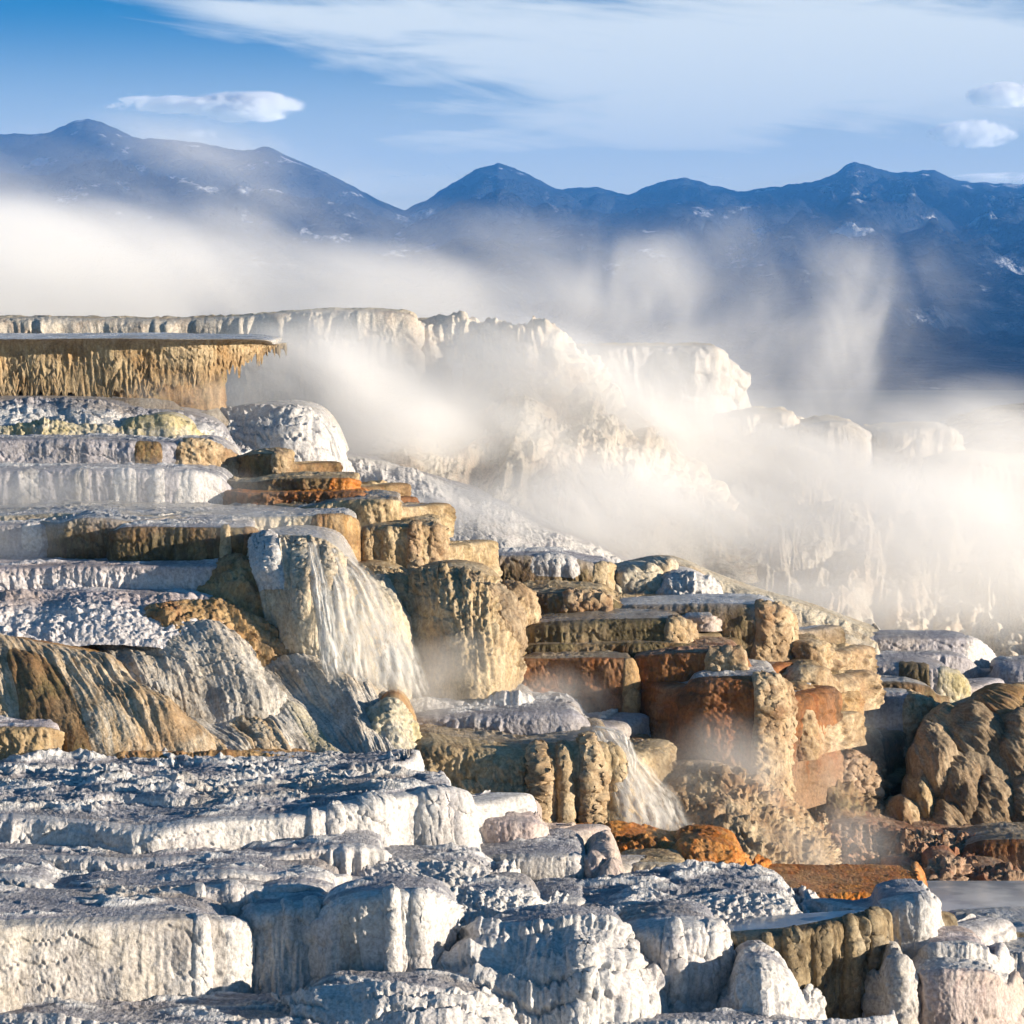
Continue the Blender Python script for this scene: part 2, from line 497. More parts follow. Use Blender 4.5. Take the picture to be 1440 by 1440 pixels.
    if pop:
        pm = sstep(-0.35, 0.25, noise3(X / 1.2, Y / 1.2, Z / 1.2, seed + 10))
        wx, wz = 0.6 * popsize * noise3(X / popsize / 2.2, Y / popsize / 2.2, Z / popsize / 2.2, seed + 24), 0.6 * popsize * noise3(X / popsize / 1.9, Z / popsize / 1.9, 3, seed + 25)
        ph = popsize * 1.3
        pp = np.abs(noise3((X + wx) / ph, Y / ph, (Z + wz) / ph, seed + 11)) * 1.5 + 0.6 * np.abs(noise3((X + wx) / ph * 2.6, Y / ph * 2.6, (Z + wz) / ph * 2.6, seed + 12)) + 0.35 * np.abs(noise3(X / ph * 6, Y / ph * 6, Z / ph * 6, seed + 26))
        dsp = dsp + pop * pp * (0.25 + 0.75 * pm)
    if ledges:
        # thin stacked ledges: small treads, crisp rims and undercut drips, broken along their length
        A, hs = ledges
        q_ = (H + 0.35 * fbm(S / 1.3, H / 1.6, 0, seed + 30, 3) + 0.13 * np.abs(noise3(S / 0.13, H / 1.5, 5, seed + 33)) + 0.05 * np.abs(noise3(S / 0.05, H / 0.8, 6, seed + 35))) / hs
        f_ = q_ - np.floor(q_)
        own = np.sin(np.floor(q_) * 12.9898 + seed) * 43758.5453
        own = own - np.floor(own)
        km = sstep(-0.25, 0.25, noise3(S / 0.9, np.floor(q_) * 3.7, 0, seed + 31) + 0.25 * own)
        saw = sstep(0.0, 0.22, f_) * (1 - 0.25 * f_) * (1 - sstep(0.84, 1.0, f_))
        dsp = dsp + A * km * saw * (0.6 + 0.8 * np.abs(noise3(S / 0.3, np.floor(q_) * 2.3, 0, seed + 32)))
    lipb = lip * np.exp(-((H - 0.06) / 0.08) ** 2)
    env = np.clip(1 - 0.55 * sstep(0.85, 1.0, H / max(h[-1], 0.1)), 0, 1)
    # crusted top: small scalloped steps with ragged crests
    sc = topscale
    wob = 0.35 * fbm(X / 0.9, Y / 0.9, 0, seed + 13, 3)
    qn = (Y * 2.4 + 2.4 * fbm(X / (3.6 * sc), Y / (1.0 * sc), 0, seed + 17, 4) + wob) * 1.0
    fq = qn - np.floor(qn)
    st = np.where(fq < 0.16, fq / 0.16, (1 - fq) / 0.84) - 0.5            # steep little scarps facing the viewer, backs falling away
    keep = 0.25 + 0.75 * sstep(-0.25, 0.3, noise3(X / 1.1, Y / 0.5, 3, seed + 15))
    cres = np.maximum(0, 1 - np.abs(noise3(X / (0.9 * sc) + 0.4 * fbm(X / 0.3, Y / 0.2, 1, seed + 34, 2), Y / (0.2 * sc), 0, seed + 14)) * 3.0) * sstep(-0.05, 0.4, noise3(X / 1.2, Y / 0.5, 7, seed + 19))
    bmp = np.abs(noise3(X / 0.13, Y / 0.10, 0, seed + 16)) + 0.6 * np.abs(noise3(X / 0.05, Y / 0.05, 0, seed + 27))
    dt = atop * (1.0 * st * keep + 1.3 * cres + 0.22 * bmp)
    if n > 2.9:                      # level rims: the relief of a steep face moves it in and out only
        N = N * np.array([1, 1, 0.12])
    G = G + N * (wf * env * dsp + lipb + fine * noise3(X / 0.04, Y / 0.04, Z / 0.04, seed + 18))[..., None]
    G[..., 2] += (1 - sstep(-0.08, 0.02, H)) * dt * sstep(0.0, 0.35, -H + 0.12)
    N = grid_normals(G)
    base = np.array([float(np.mean(cr[:, 0])), float(np.min(ft[:, 1])), float(np.min(ft[:, 2]))])
    root = empty(name, base)
    tag(root, label, cat, group)
    UV = np.stack([S + seed * 0.37, H], 2)
    fall = np.clip(H / max(h[-1] - sink * 0.8, 0.1), 0, 1)
    if atop > 0.02:
        fall = np.maximum(fall, (1 - sstep(-0.1, 0.0, H)) * np.clip(dt / (atop * 1.1), 0, 1))
    k0 = int(np.searchsorted(h, -0.07))
    k1 = int(np.searchsorted(h, 0.05))
    k0, k1 = max(2, min(k0, nt)), max(nt + 1, min(k1, nv - 3))
    parts = (('pool_water' if top == 'pool_water' else 'ledge_top', 0, k0, top), ('rim', k0, k1, face if n < 3 or rimface or top == 'pool_water' else top), ('face' if n >= 3 else 'flow', k1, nv - 1, face))
    for nm, a, b, mt in parts:
        sl = slice(a, b + 1)
        part = grid_mesh(nm, G[sl], MATS[mt], root, UV[sl], fall[sl], N[sl])
    info = dict(root=root, face=part, base=base, G=G, N=N, UV=UV, fall=fall, nt=nt, h=h, s=s, cr=cr, seed=seed)
    for dr in drapes:
        drape(info, *dr)
    return info


def drape(info, x0, x1, a0=0.0, a1=1.0, amp=0.12, mat='white_travertine', nm='drapery', flute=0.12):
    """a fold of dripstone hanging down a face: between pixel columns x0 and x1, from share a0 to a1 of its height"""
    G, N = info['G'], info['N']
    nt = info['nt']
    cr = info['cr']
    px = cr[:, 0] / cr[:, 1] * F + 720.0
    ok = np.where((px >= x0) & (px <= x1) & (cr[:, 1] < np.min(cr[:, 1]) + 2.5))[0]
    if len(ok) < 5:
        return
    i0, i1 = ok[0], ok[-1] + 1
    r0 = nt - 8 + int(a0 * (len(G) - nt))
    r1 = min(len(G), nt + int(a1 * (len(G) - nt)))
    g, nn, uv, fa = (A[r0:r1, i0:i1] for A in (G, N, info['UV'], info['fall']))
    if g.shape[0] < 4 or g.shape[1] < 4:
        return
    rng = info['seed'] + i0
    S, H = uv[..., 0], uv[..., 1]
    nv, nu = g.shape[:2]
    x = np.linspace(-1, 1, nu)[None]
    v = np.linspace(0, 1, nv)[:, None]
    wid = 0.62 + 0.38 * v ** 0.8 + 0.16 * noise3(v * 3.0, 0, 0, rng)
    e = np.clip(1 - (np.abs(x) / wid) ** 2.2, -0.25, 1)
    prof = np.sign(e) * np.abs(e) ** 0.8
    env = sstep(0, 0.22, v) * (1 - 0.6 * sstep(0.8, 1.0, v))
    crust = nm not in ('drapery', 'column', 'prow')
    if crust:
        # a crust coats the face: no bulge of its own, only its knobbly relief
        prof = np.clip(e * 2.5, -0.25, 1)
        amp = amp * 0.35
    else:
        amp = amp * 0.6
    d = amp * prof * env + (0.45 * amp * np.abs(noise3((S + 0.1 * noise3(S / 0.4, H / 0.5, 0, rng + 5)) / flute, H / (flute * 5), 0, rng + 2)) + 0.4 * amp * np.abs(noise3((S + 0.06 * noise3(S / 0.2, H / 0.2, 0, rng + 6)) / 0.055, H / 0.22, 0, rng + 3))) * sstep(-0.1, 0.3, e) * env - 0.02
    if 'popcorn' in nm or 'crust' in nm or 'popcorn' in mat:
        gx, gy, gz = g[..., 0], g[..., 1], g[..., 2]
        d = d + 0.07 * sstep(-0.1, 0.3, e) * (np.abs(noise3(gx / 0.15, gy / 0.15, gz / 0.18, rng + 7)) * 1.4 + 0.7 * np.abs(noise3(gx / 0.06, gy / 0.06, gz / 0.07, rng + 8)))
    nh = nn * np.array([1, 1, 0.25])
    nh = nh / np.maximum(np.linalg.norm(nh, axis=2, keepdims=True), 1e-6)
    g2 = g + nh * d[..., None]
    grid_mesh(nm, g2, MATS[mat], info['face'], uv, fa, grid_normals(g2), origin=info['base'])


def lobe(parent, x, y, d, w, h, deep=None, mat='lobe_flow', pole=(-0.35, 0.75, 0.75), flute=0.16, afl=0.03, nm='lobe', seed=0, pop=0.0):
    """a bulging lobe of flowstone: ellipsoid whose folds run from its upper back end down the front"""
    c = at(x, y, d)
    k = d / F
    rx, rz = w * k / 2, h * k / 2
    ry = deep if deep else (rx + rz) / 2
    pl = Vector(pole).normalized()
    q = Vector((0, 0, 1)).rotation_difference(pl).to_matrix()
    R = np.array(q)
    px = d / 2560.0
    nu = int(np.clip(2 * math.pi * rx / px / 1.3, 24, 320))
    nv = int(np.clip(math.pi * rz / px / 1.3, 14, 200))
    ph = np.linspace(0, 2 * math.pi, nu)[None] + 1.57
    th = np.linspace(0.02, math.pi - 0.02, nv)[:, None]
    sph = np.stack([np.sin(th) * np.cos(ph), np.sin(th) * np.sin(ph), np.cos(th) * np.ones_like(ph)], 2)
    sph = sph @ R.T
    rr = np.array([rx, ry, rz])
    lowf = 1 + 0.16 * fbm(sph[..., 0] * 1.3, sph[..., 1] * 1.3, sph[..., 2] * 1.3, seed + 40, 2)
    P = sph * rr * lowf[..., None]
    sm = np.cos(ph) * rx * 2.0
    sn = np.sin(ph) * rx * 2.0
    T = th * rz * np.ones_like(ph)
    taper = np.sin(th) ** 0.6
    fl = np.abs(noise3(sm / flute, sn / flute, T / (flute * 6), seed + 1)) * 1.8 + 0.5 * np.abs(noise3(sm / flute * 2.4, sn / flute * 2.4, T / (flute * 2), seed + 2))
    dd = afl * (fl - 0.4) * taper
    if pop:
        dd = dd + pop * np.abs(noise3(P[..., 0] / 0.09, P[..., 1] / 0.09, P[..., 2] / 0.09, seed + 3)) * 1.6
    P = P + sph * dd[..., None] + c
    UV = np.stack([np.broadcast_to(ph * rx, T.shape), T], 2)
    n_ = grid_normals(P)
    if np.mean(np.sum(n_ * (P - c), axis=2)) < 0:
        P = P[:, ::-1]
        UV = UV[:, ::-1]
    return grid_mesh(nm, P, MATS[mat], parent, UV, np.broadcast_to(th / math.pi, T.shape), None)


TG = 'travertine terraces stepping up the hill'
MG = 'rounded mounds of flowstone'
CG = 'pale cliffs behind the steam'


def mound(label, crest, foot, **kw):
    d = dict(n=2.0, flare=1.6, name='flowstone_mound', cat='mound', group=MG, flute=0.16, afl=0.05, atop=0.012, lip=0.0, abig=0.12, ledges=(0.11, 0.30))
    d.update(kw)
    return terrace(label, crest, foot, **d)


def cliff(label, crest, foot, **kw):
    d = dict(n=4.0, flare=1.2, name='travertine_cliff', cat='cliff', group=CG, flute=0.5, afl=0.12, abig=0.25, atop=0.05, ledges=(0.15, 0.8), face='pale_cliff', top='cream_travertine')
    d.update(kw)
    return terrace(label, crest, foot, **d)


# ------------------------------------------------------------------ the terraces, back to front
# far cliffs in the steam
cliff('cream cliff wall behind the overhanging basin, long level rim half lost in steam',
      [(-80, 449, 74), (60, 447, 73.6), (200, 449, 73.6), (330, 446, 73.4), (430, 438, 73), (520, 437, 72.6), (572, 441, 72.6), (584, 452, 73.4)],
      [(-80, 560), (60, 560), (200, 560), (330, 570), (430, 590), (520, 600), (572, 590), (590, 580)], flare=1.2, n=7, abig=0.14, afl=0.09)
cliff('pale cliff section with a bright knobbly top end against the blue mountains',
      [(560, 452, 74.5), (640, 450, 74.2), (662, 455, 74.0), (700, 461, 73.5), (745, 461, 73.0), (780, 463, 73.0), (796, 482, 73.6), (806, 505, 74.4)],
      [(560, 600), (640, 610), (662, 610), (700, 610), (745, 600), (780, 600), (830, 600), (850, 600)], flare=2.2, n=2.6, pop=0.12, popsize=0.3, abig=0.3, afl=0.14)
cliff('isolated pale cliff block with a flat top and sheer right end',
      [(770, 488, 92), (850, 486, 91), (920, 487, 90.6), (990, 486, 90.4), (1008, 489, 90.8), (1014, 505, 91.6), (1022, 522, 92.4)],
      [(770, 620), (850, 620), (920, 625), (990, 625), (1012, 625), (1030, 620), (1046, 610)], flare=1.0, n=7, abig=0.4, afl=0.16, flute=0.8, face='grey_travertine')
mound('pale flowstone ramp falling right from the knobbly cliff into the steam',
      [(560, 560, 74), (660, 560, 73.6), (800, 500, 74.5), (850, 548, 74), (900, 592, 73.6), (960, 640, 74), (1010, 690, 75)],
      [(540, 760), (640, 780), (760, 790), (830, 800), (900, 800), (980, 800), (1060, 800)], flare=9, n=1.6, face='pale_cliff', top='cream_travertine', afl=0.13, flute=0.6, abig=0.45, pop=0.08, popsize=0.3)
mound('long pale hillside under the cliff block, dissolving into steam on the right',
      [(900, 640, 88), (1000, 618, 87), (1050, 596, 86.5), (1130, 600, 86), (1220, 615, 86), (1300, 620, 86), (1380, 640, 86), (1500, 650, 86)],
      [(900, 860), (1000, 880), (1060, 900), (1130, 920), (1220, 940), (1300, 950), (1380, 960), (1500, 960)], flare=16, n=1.3, face='pale_cliff', top='cream_travertine', afl=0.16, flute=0.7, abig=0.6, pop=0.10, popsize=0.35)
cliff('small veiled ledge with bright drips right of the cliff block', [(1030, 585, 84), (1065, 581, 83.5), (1112, 581, 83.4), (1121, 590, 84)], [(1030, 612), (1065, 612), (1112, 614), (1124, 612)], flare=0.5)
cliff('grey shaded ledge in the steam with a sunlit right end', [(1135, 596, 83), (1165, 592, 82.5), (1198, 594, 82.4), (1214, 606, 83)], [(1135, 640), (1165, 640), (1198, 642), (1222, 644)], flare=0.8, face='grey_travertine')
cliff('faint ledge farthest to the right with a bright square end', [(1235, 604, 83), (1290, 601, 82.5), (1335, 602, 82.5), (1346, 612, 83)], [(1235, 630), (1290, 630), (1335, 632), (1348, 630)], flare=0.5)
cliff('veiled fluted cliff band at the far right under the faint ledge', [(1330, 645, 80), (1375, 642, 79.5), (1425, 646, 79.5), (1500, 645, 79.5)], [(1330, 720), (1375, 720), (1425, 722), (1500, 722)], flare=1.0)
mound('smooth white slope with grey streaks running down behind the tan ledges',
      [(380, 600, 69), (470, 634, 67), (560, 655, 66), (660, 690, 65), (760, 738, 64), (840, 770, 63.5), (900, 800, 63.5)],
      [(380, 760), (470, 800), (560, 800), (660, 810), (760, 820), (840, 830), (900, 840)], flare=6, n=1.7, face='white_travertine', top='white_crust', afl=0.05, flute=0.3, ledges=(0.03, 0.5))
mound('white cascade mound right of the overhanging basin, draped with threads of water',
      [(300, 582, 63), (340, 574, 62.4), (400, 571, 61.8), (440, 580, 61.8), (465, 604, 62.2), (484, 640, 62.8)],
      [(300, 650), (340, 668), (390, 690), (440, 700), (475, 700), (500, 690)], flare=2.2, n=2.2, face='white_travertine', top='wet_crust', sides=(1, 0), coarse=0.4)
# upper left
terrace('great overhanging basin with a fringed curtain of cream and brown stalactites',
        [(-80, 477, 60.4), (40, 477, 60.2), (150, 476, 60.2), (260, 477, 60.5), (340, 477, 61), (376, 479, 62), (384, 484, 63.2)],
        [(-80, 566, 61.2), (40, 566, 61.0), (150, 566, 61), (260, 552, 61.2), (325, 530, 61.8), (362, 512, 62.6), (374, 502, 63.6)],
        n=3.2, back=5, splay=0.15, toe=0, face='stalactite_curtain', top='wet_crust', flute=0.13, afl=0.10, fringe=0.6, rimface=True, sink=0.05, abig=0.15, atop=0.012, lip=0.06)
terrace('dim recess wall under the overhanging basin', [(-80, 505, 62.4), (100, 505, 62.4), (220, 500, 62.6), (300, 496, 63.4)], [(-80, 575), (100, 575), (225, 585), (305, 590)], flare=0.6, splay=0.0, flute=0.2, afl=0.1, face='brown_face', top='wet_tan', back=1, name='travertine_terrace')
mound('snowy blue-shadowed mound beneath the stalactite curtain',
      [(-80, 562, 59.4), (60, 562, 59.2), (140, 566, 59), (190, 578, 59), (250, 582, 59.2), (300, 596, 59.6), (330, 628, 60)],
      [(-80, 622), (60, 622), (140, 622), (190, 626), (250, 630), (310, 640), (345, 645)], flare=2.6, n=1.5, face='white_crust', top='white_crust', afl=0.07, flute=0.3)
mound('yellow-stained rounded bump on the snowy mound', [(180, 596, 57.8), (205, 586, 57.5), (235, 583, 57.4), (262, 592, 57.6), (280, 610, 58)], [(165, 628), (200, 626), (240, 626), (275, 632), (300, 640)], flare=0.8, face='yellow_flow', top='yellow_flow', back=0.8)
terrace('low lumpy crust strip with yellow stains above the blue ledge', [(-80, 601, 57.2), (60, 598, 57.0), (150, 602, 57.0), (200, 608, 57.2), (260, 616, 57.4)], [(-80, 622), (60, 622), (150, 622), (200, 624), (260, 628)], flare=0.4, n=2.5, face='yellow_flow', top='white_crust', pop=0.05, popsize=0.12)
terrace('bluish ledge turning brown and rough at its right shoulder',
        [(-80, 618, 55.6), (60, 617, 55.3), (170, 619, 55.2), (240, 622, 55.3), (290, 622, 55.5), (325, 640, 56), (345, 668, 56.6)],
        [(-80, 662), (60, 662), (170, 662), (240, 668), (290, 676), (335, 690), (362, 700)], flare=0.35, n=4, face='blue_grey_face', top='white_crust', back=2,
        drapes=((232, 352, 0, 1, 0.10, 'tan_popcorn', 'shoulder_crust', 0.2), (180, 236, 0.1, 1, 0.06, 'brown_face', 'stain_band', 0.2)))
terrace('small square brown block perched at the end of the bluish ledge', [(330, 645, 56), (352, 639, 55.4), (395, 638, 55.2), (408, 642, 55.6), (412, 652, 56.2)], [(330, 676), (352, 676), (395, 674), (409, 672), (414, 670)], flare=0.15, n=7, face='brown_face', top='tan_travertine', back=1.2, pop=0.05,
        drapes=((378, 406, 0, 1, 0.12, 'tan_popcorn', 'corner_crust', 0.15),))
terrace('icy white ledge hung with thin frozen drips below the bluish ledge',
        [(-80, 661, 53.6), (60, 660, 53.3), (160, 660, 53.2), (250, 662, 53.2), (300, 668, 53.4), (322, 684, 53.8), (335, 704, 54.4)],
        [(-80, 716), (60, 716), (160, 716), (250, 716), (300, 718), (330, 722), (350, 724)], flare=0.45, n=4, face='blue_grey_face', top='white_crust', back=1.8,
        drapes=((20, 62, 0, 1, 0.06, 'grey_travertine'), (100, 130, 0, 1, 0.06, 'grey_travertine'), (155, 196, 0, 1, 0.10, 'white_travertine'), (206, 236, 0, 1, 0.10, 'white_travertine'), (240, 315, 0, 0.9, 0.09, 'white_travertine')))
terrace('thin brown slab with an orange tip, upper of the two slabs', [(345, 678, 53.6), (400, 673, 53.2), (470, 673, 53.0), (498, 675, 53.2), (505, 684, 53.8)], [(345, 694), (400, 694), (470, 694), (500, 694), (508, 694)], flare=0.1, n=6, face='brown_face', top='tan_travertine', back=1.5, pop=0.05,
        drapes=((455, 503, 0, 1, 0.08, 'orange_mat', 'orange_tip', 0.2),))
terrace('orange-tipped rust slab, lower of the two slabs', [(340, 692, 52.8), (420, 692, 52.6), (490, 691, 52.4), (512, 694, 52.6), (520, 702, 53.2)], [(340, 714), (420, 712), (490, 708), (514, 708), (522, 708)], flare=0.15, n=5, face='rust_face', top='orange_mat', back=1.2, pop=0.06)
terrace('tan rubbly ledge stepping out under the orange slab', [(430, 712, 51.8), (480, 704, 51.6), (530, 702, 51.4), (558, 703, 51.6), (565, 712, 52.2)], [(430, 738), (480, 738), (530, 740), (562, 740), (568, 738)], flare=0.2, n=5, face='tan_travertine', top='wet_tan', back=1.2, pop=0.06, popsize=0.12)
terrace('tan square ledge with fluted columns at the stair end, lowest of the tan stairs', [(490, 745, 50.8), (530, 740, 50.5), (580, 739, 50.4), (612, 740, 50.6), (620, 752, 51.2), (626, 766, 51.8)], [(490, 800), (530, 802), (580, 808), (615, 808), (626, 804), (632, 800)], flare=0.3, n=6, face='tan_travertine', top='tan_travertine', back=2, flute=0.32, afl=0.14, pop=0.04,
        drapes=((505, 530, 0.3, 1, 0.14, 'tan_travertine', 'column'), (532, 560, 0.25, 1, 0.14, 'tan_travertine', 'column'), (570, 596, 0.0, 1, 0.12, 'tan_popcorn', 'column'), (598, 620, 0.0, 1, 0.10, 'tan_popcorn', 'column')))
terrace('wet shelf with shallow runnels and an olive cream-dripped front edge',
        [(-80, 727, 50.6), (80, 722, 50.2), (180, 724, 50), (300, 728, 50), (400, 726, 50), (470, 724, 50.0), (496, 730, 50.4), (505, 745, 51)],
        [(-80, 745), (80, 745), (180, 748), (300, 752), (400, 765), (470, 775), (500, 790), (512, 800)], flare=0.3, n=4, face='cream_travertine', top='wet_crust', back=2.6, atop=0.04,
        drapes=((425, 505, 0, 1, 0.12, 'ochre_flow', 'ochre_shoulder'),))
terrace('grey misted ledge with white icicle patches at the left edge', [(-80, 740, 49.4), (0, 738, 49.3), (50, 737, 49.3), (86, 740, 49.6)], [(-80, 800), (0, 800), (50, 800), (86, 800)], flare=0.15, n=7, face='blue_grey_face', top='white_crust', back=1.5,
        drapes=((25, 62, 0, 0.5, 0.08, 'white_travertine'),))
terrace('grey-brown square ledge between the misted ledge and the dark ledge', [(82, 736, 49.0), (110, 729, 48.8), (150, 729, 48.8), (190, 732, 49.0)], [(82, 797), (110, 797), (150, 797), (190, 797)], flare=0.15, n=7, face='brown_white_top', top='wet_crust', back=1.5)
terrace('dark brown straight ledge with a thin white rim, left of the white cascade',
        [(158, 748, 48.5), (180, 742, 48.2), (250, 741, 48.1), (320, 742, 48.1), (348, 744, 48.3), (356, 754, 48.9)],
        [(158, 797), (180, 797), (250, 797), (320, 797), (350, 797), (360, 800)], flare=0.15, n=8, face='dark_olive', top='white_crust', back=2.2, lip=0.06,
        drapes=((306, 326, 0.0, 0.9, 0.12, 'tan_travertine', 'column'), (334, 352, 0, 0.8, 0.1, 'brown_face', 'column')))
terrace('lilac crusted band under the dark brown ledge', [(-80, 799, 47.6), (100, 796, 47.4), (200, 795, 47.3), (290, 794, 47.3), (309, 797, 47.6), (314, 812, 48.2)], [(-80, 832), (100, 832), (200, 834), (290, 836), (312, 838), (318, 838)], flare=0.2, n=6, face='lilac_crust', top='lilac_crust', back=1.5)
mound('orange-brown stained buttress between the lilac band and the white cascade',
      [(300, 800, 48.2), (318, 790, 47.8), (350, 790, 47.6), (372, 806, 47.6), (390, 840, 47.8)], [(280, 880), (310, 896), (345, 905), (385, 915), (420, 920)], flare=1.5, n=2.2, face='ochre_flow', top='orange_mat', pop=0.08, popsize=0.16, back=1.4)
terrace('rough lilac-white crust slope with tiny steps at the left',
        [(-80, 838, 46.6), (60, 836, 46.4), (160, 836, 46.3), (240, 838, 46.2), (300, 846, 46.3), (350, 866, 46.6)],
        [(-80, 892), (60, 888), (160, 884), (240, 890), (300, 905), (350, 915)], flare=1.7, n=1.2, face='lilac_crust', top='lilac_crust', pop=0.06, popsize=0.13, flute=0.3, back=1.5)
mound('orange and ochre stained slope below the lilac band', [(200, 858, 45.8), (250, 846, 45.9), (310, 846, 46), (350, 862, 46.2), (390, 890, 46.4)], [(230, 905), (270, 910), (330, 925), (380, 930), (430, 935)], flare=0.9, n=1.6, face='ochre_flow', top='ochre_flow', pop=0.06, popsize=0.12, back=1.0)
# the white cascade
CASC = mound('large cream-white cascade mound with water sliding down its draped front',
      [(352, 770, 48.6), (366, 756, 48.2), (400, 753, 47.8), (440, 756, 47.6), (468, 766, 47.6), (486, 786, 47.9), (505, 815, 48.4)],
      [(366, 900), (385, 916), (415, 925), (450, 935), (490, 955), (540, 965), (580, 960)], flare=2.4, n=2.3, face='cream_travertine', top='wet_crust', afl=0.10, flute=0.16, abig=0.18, back=1.8, ledges=(0.03, 0.5), coarse=0.5,
      drapes=((352, 392, 0.0, 0.55, 0.22, 'white_travertine', 'drapery', 0.2), (396, 436, 0.05, 0.9, 0.16, 'cream_travertine', 'drapery', 0.2), (440, 476, 0.1, 1, 0.14, 'cream_travertine', 'drapery', 0.2)))
mound('tan flowstone apron in the mist behind the white cascade',
      [(486, 800, 49.4), (520, 796, 49.0), (560, 806, 48.8), (590, 830, 48.8), (620, 860, 49.0), (650, 890, 49.4)],
      [(500, 960), (540, 985), (590, 985), (630, 980), (665, 975), (700, 960)], flare=2.4, n=1.7, face='tan_travertine', top='tan_travertine', flute=0.3, afl=0.10)
LB = mound('grey-brown double lobed flowstone dome with popcorn texture in the centre',
      [(556, 818, 49.0), (600, 803, 48.3), (646, 802, 47.9), (686, 812, 47.9), (714, 838, 48.5), (730, 880, 49.4)],
      [(570, 950), (610, 968), (650, 960), (690, 958), (722, 945), (738, 930)], flare=2.1, n=1.75, face='tan_travertine', top='tan_travertine', pop=0.05, popsize=0.12, afl=0.10, flute=0.2, back=1.2, ledges=(0.06, 0.3))
lobe(LB['root'], 722, 862, 48.9, 66, 88, 0.6, 'tan_popcorn', pole=(-0.6, 0.5, 0.6), pop=0.05, seed=501)
lobe(LB['root'], 672, 890, 47.5, 136, 156, 0.9, 'lobe_flow', pole=(-0.5, 0.5, 0.75), pop=0.04, seed=502)
lobe(LB['root'], 606, 905, 47.75, 120, 130, 0.8, 'lobe_flow', pole=(-0.3, 0.5, 0.85), pop=0.03, seed=503)
# centre: grey ledge and dome row behind
mound('smooth pale slope under thin steam running down behind the central ledges',
      [(840, 800, 58), (900, 785, 57.5), (950, 786, 57), (1010, 812, 56.6), (1080, 838, 56.4), (1150, 858, 56.4), (1230, 886, 56.6)],
      [(840, 880), (900, 890), (950, 900), (1020, 905), (1080, 910), (1150, 915), (1230, 920)], flare=2.5, n=1.9, face='cream_travertine', top='cream_travertine', afl=0.04, flute=0.3, atop=0.0, ledges=None, back=1.0)
terrace('grey-brown long ledge with a white-crusted rim in the centre',
        [(630, 790, 53.8), (650, 782, 53.2), (720, 781, 53), (780, 781, 53), (830, 790, 53), (856, 794, 53.2), (864, 806, 53.8)],
        [(630, 842), (650, 846), (720, 850), (780, 850), (830, 850), (858, 848), (868, 846)], flare=0.3, n=6, face='brown_white_top', top='white_crust', back=1.0,
        drapes=((828, 862, 0, 1, 0.12, 'tan_travertine', 'column'), (740, 822, 0, 0.45, 0.1, 'white_travertine')))
DM = mound('cluster of cream rounded domes at the end of the grey-brown long ledge', [(850, 812, 54), (880, 800, 53.6), (915, 800, 53.6), (940, 818, 54)], [(860, 850), (885, 855), (915, 855), (950, 855)], flare=0.8, face='cream_travertine', top='cream_travertine', back=1)
lobe(DM['root'], 888, 824, 53.4, 54, 56, 0.5, 'cream_travertine', seed=511)
lobe(DM['root'], 866, 838, 53.2, 36, 36, 0.35, 'cream_travertine', seed=512)
lobe(DM['root'], 930, 806, 54.2, 60, 44, 0.6, 'cream_travertine', seed=513)
mound('pale blue-grey dome in thin steam behind the flat central shelf', [(905, 842, 54), (930, 812, 53.4), (965, 806, 53.2), (1000, 820, 53.4), (1020, 846, 54)], [(900, 862), (930, 862), (965, 862), (1000, 862), (1025, 862)], flare=0.9, face='white_travertine', top='white_travertine', back=1)
terrace('tan rubble ledge right of the double lobed dome', [(700, 842, 50.8), (740, 835, 50.4), (800, 833, 50.2), (850, 838, 50.2), (872, 848, 50.6)], [(700, 882), (740, 882), (800, 884), (850, 880), (876, 868)], flare=0.4, n=4, face='dark_olive', top='tan_travertine', pop=0.10, popsize=0.16, back=1.6,
        drapes=((780, 868, 0, 1, 0.10, 'tan_popcorn', 'popcorn_crust'),))
terrace('flat grey wet shelf with a tan popcorn shoulder on its right end',
        [(850, 860, 50.6), (880, 851, 50.2), (960, 849, 49.9), (1040, 849, 49.7), (1082, 851, 49.8), (1104, 862, 50.2), (1118, 884, 50.9)],
        [(850, 905), (880, 905), (960, 910), (1040, 945), (1085, 952), (1110, 952), (1128, 950)], flare=0.4, n=5, face='brown_white_top', top='wet_crust', back=1.1, atop=0.02,
        drapes=((1050, 1114, 0, 1, 0.22, 'tan_popcorn', 'popcorn_shoulder', 0.2), (1010, 1050, 0.45, 1, 0.1, 'brown_face', 'column')))
terrace('thin cream-edged slab lying on the dark shelf', [(955, 871, 49.3), (970, 866, 49.1), (1000, 866, 49.0), (1004, 870, 49.3)], [(955, 880), (970, 880), (1000, 880), (1006, 880)], flare=0.06, n=6, face='pink_travertine', top='wet_crust', back=1, sink=0.1)
terrace('dark olive shelf with a lumpy tan right end over the rust walls',
        [(725, 884, 48.9), (760, 876, 48.6), (840, 871, 48.5), (930, 869, 48.5), (962, 874, 48.7), (978, 888, 49.2)],
        [(725, 935), (760, 935), (840, 930), (930, 928), (968, 926), (984, 924)], flare=0.4, n=5, face='dark_olive', top='wet_tan', back=1.2, atop=0.02,
        drapes=((930, 976, 0, 1, 0.14, 'tan_popcorn', 'popcorn_knob'),))
terrace('thin dark rim slab directly over the rust wall', [(700, 932, 48.2), (740, 908, 48.0), (830, 905, 47.9), (930, 903, 47.9), (985, 906, 48.2)], [(700, 945), (740, 930), (830, 930), (930, 928), (988, 928)], flare=0.15, n=5, face='dark_olive', top='wet_tan', back=1.4, atop=0.02)
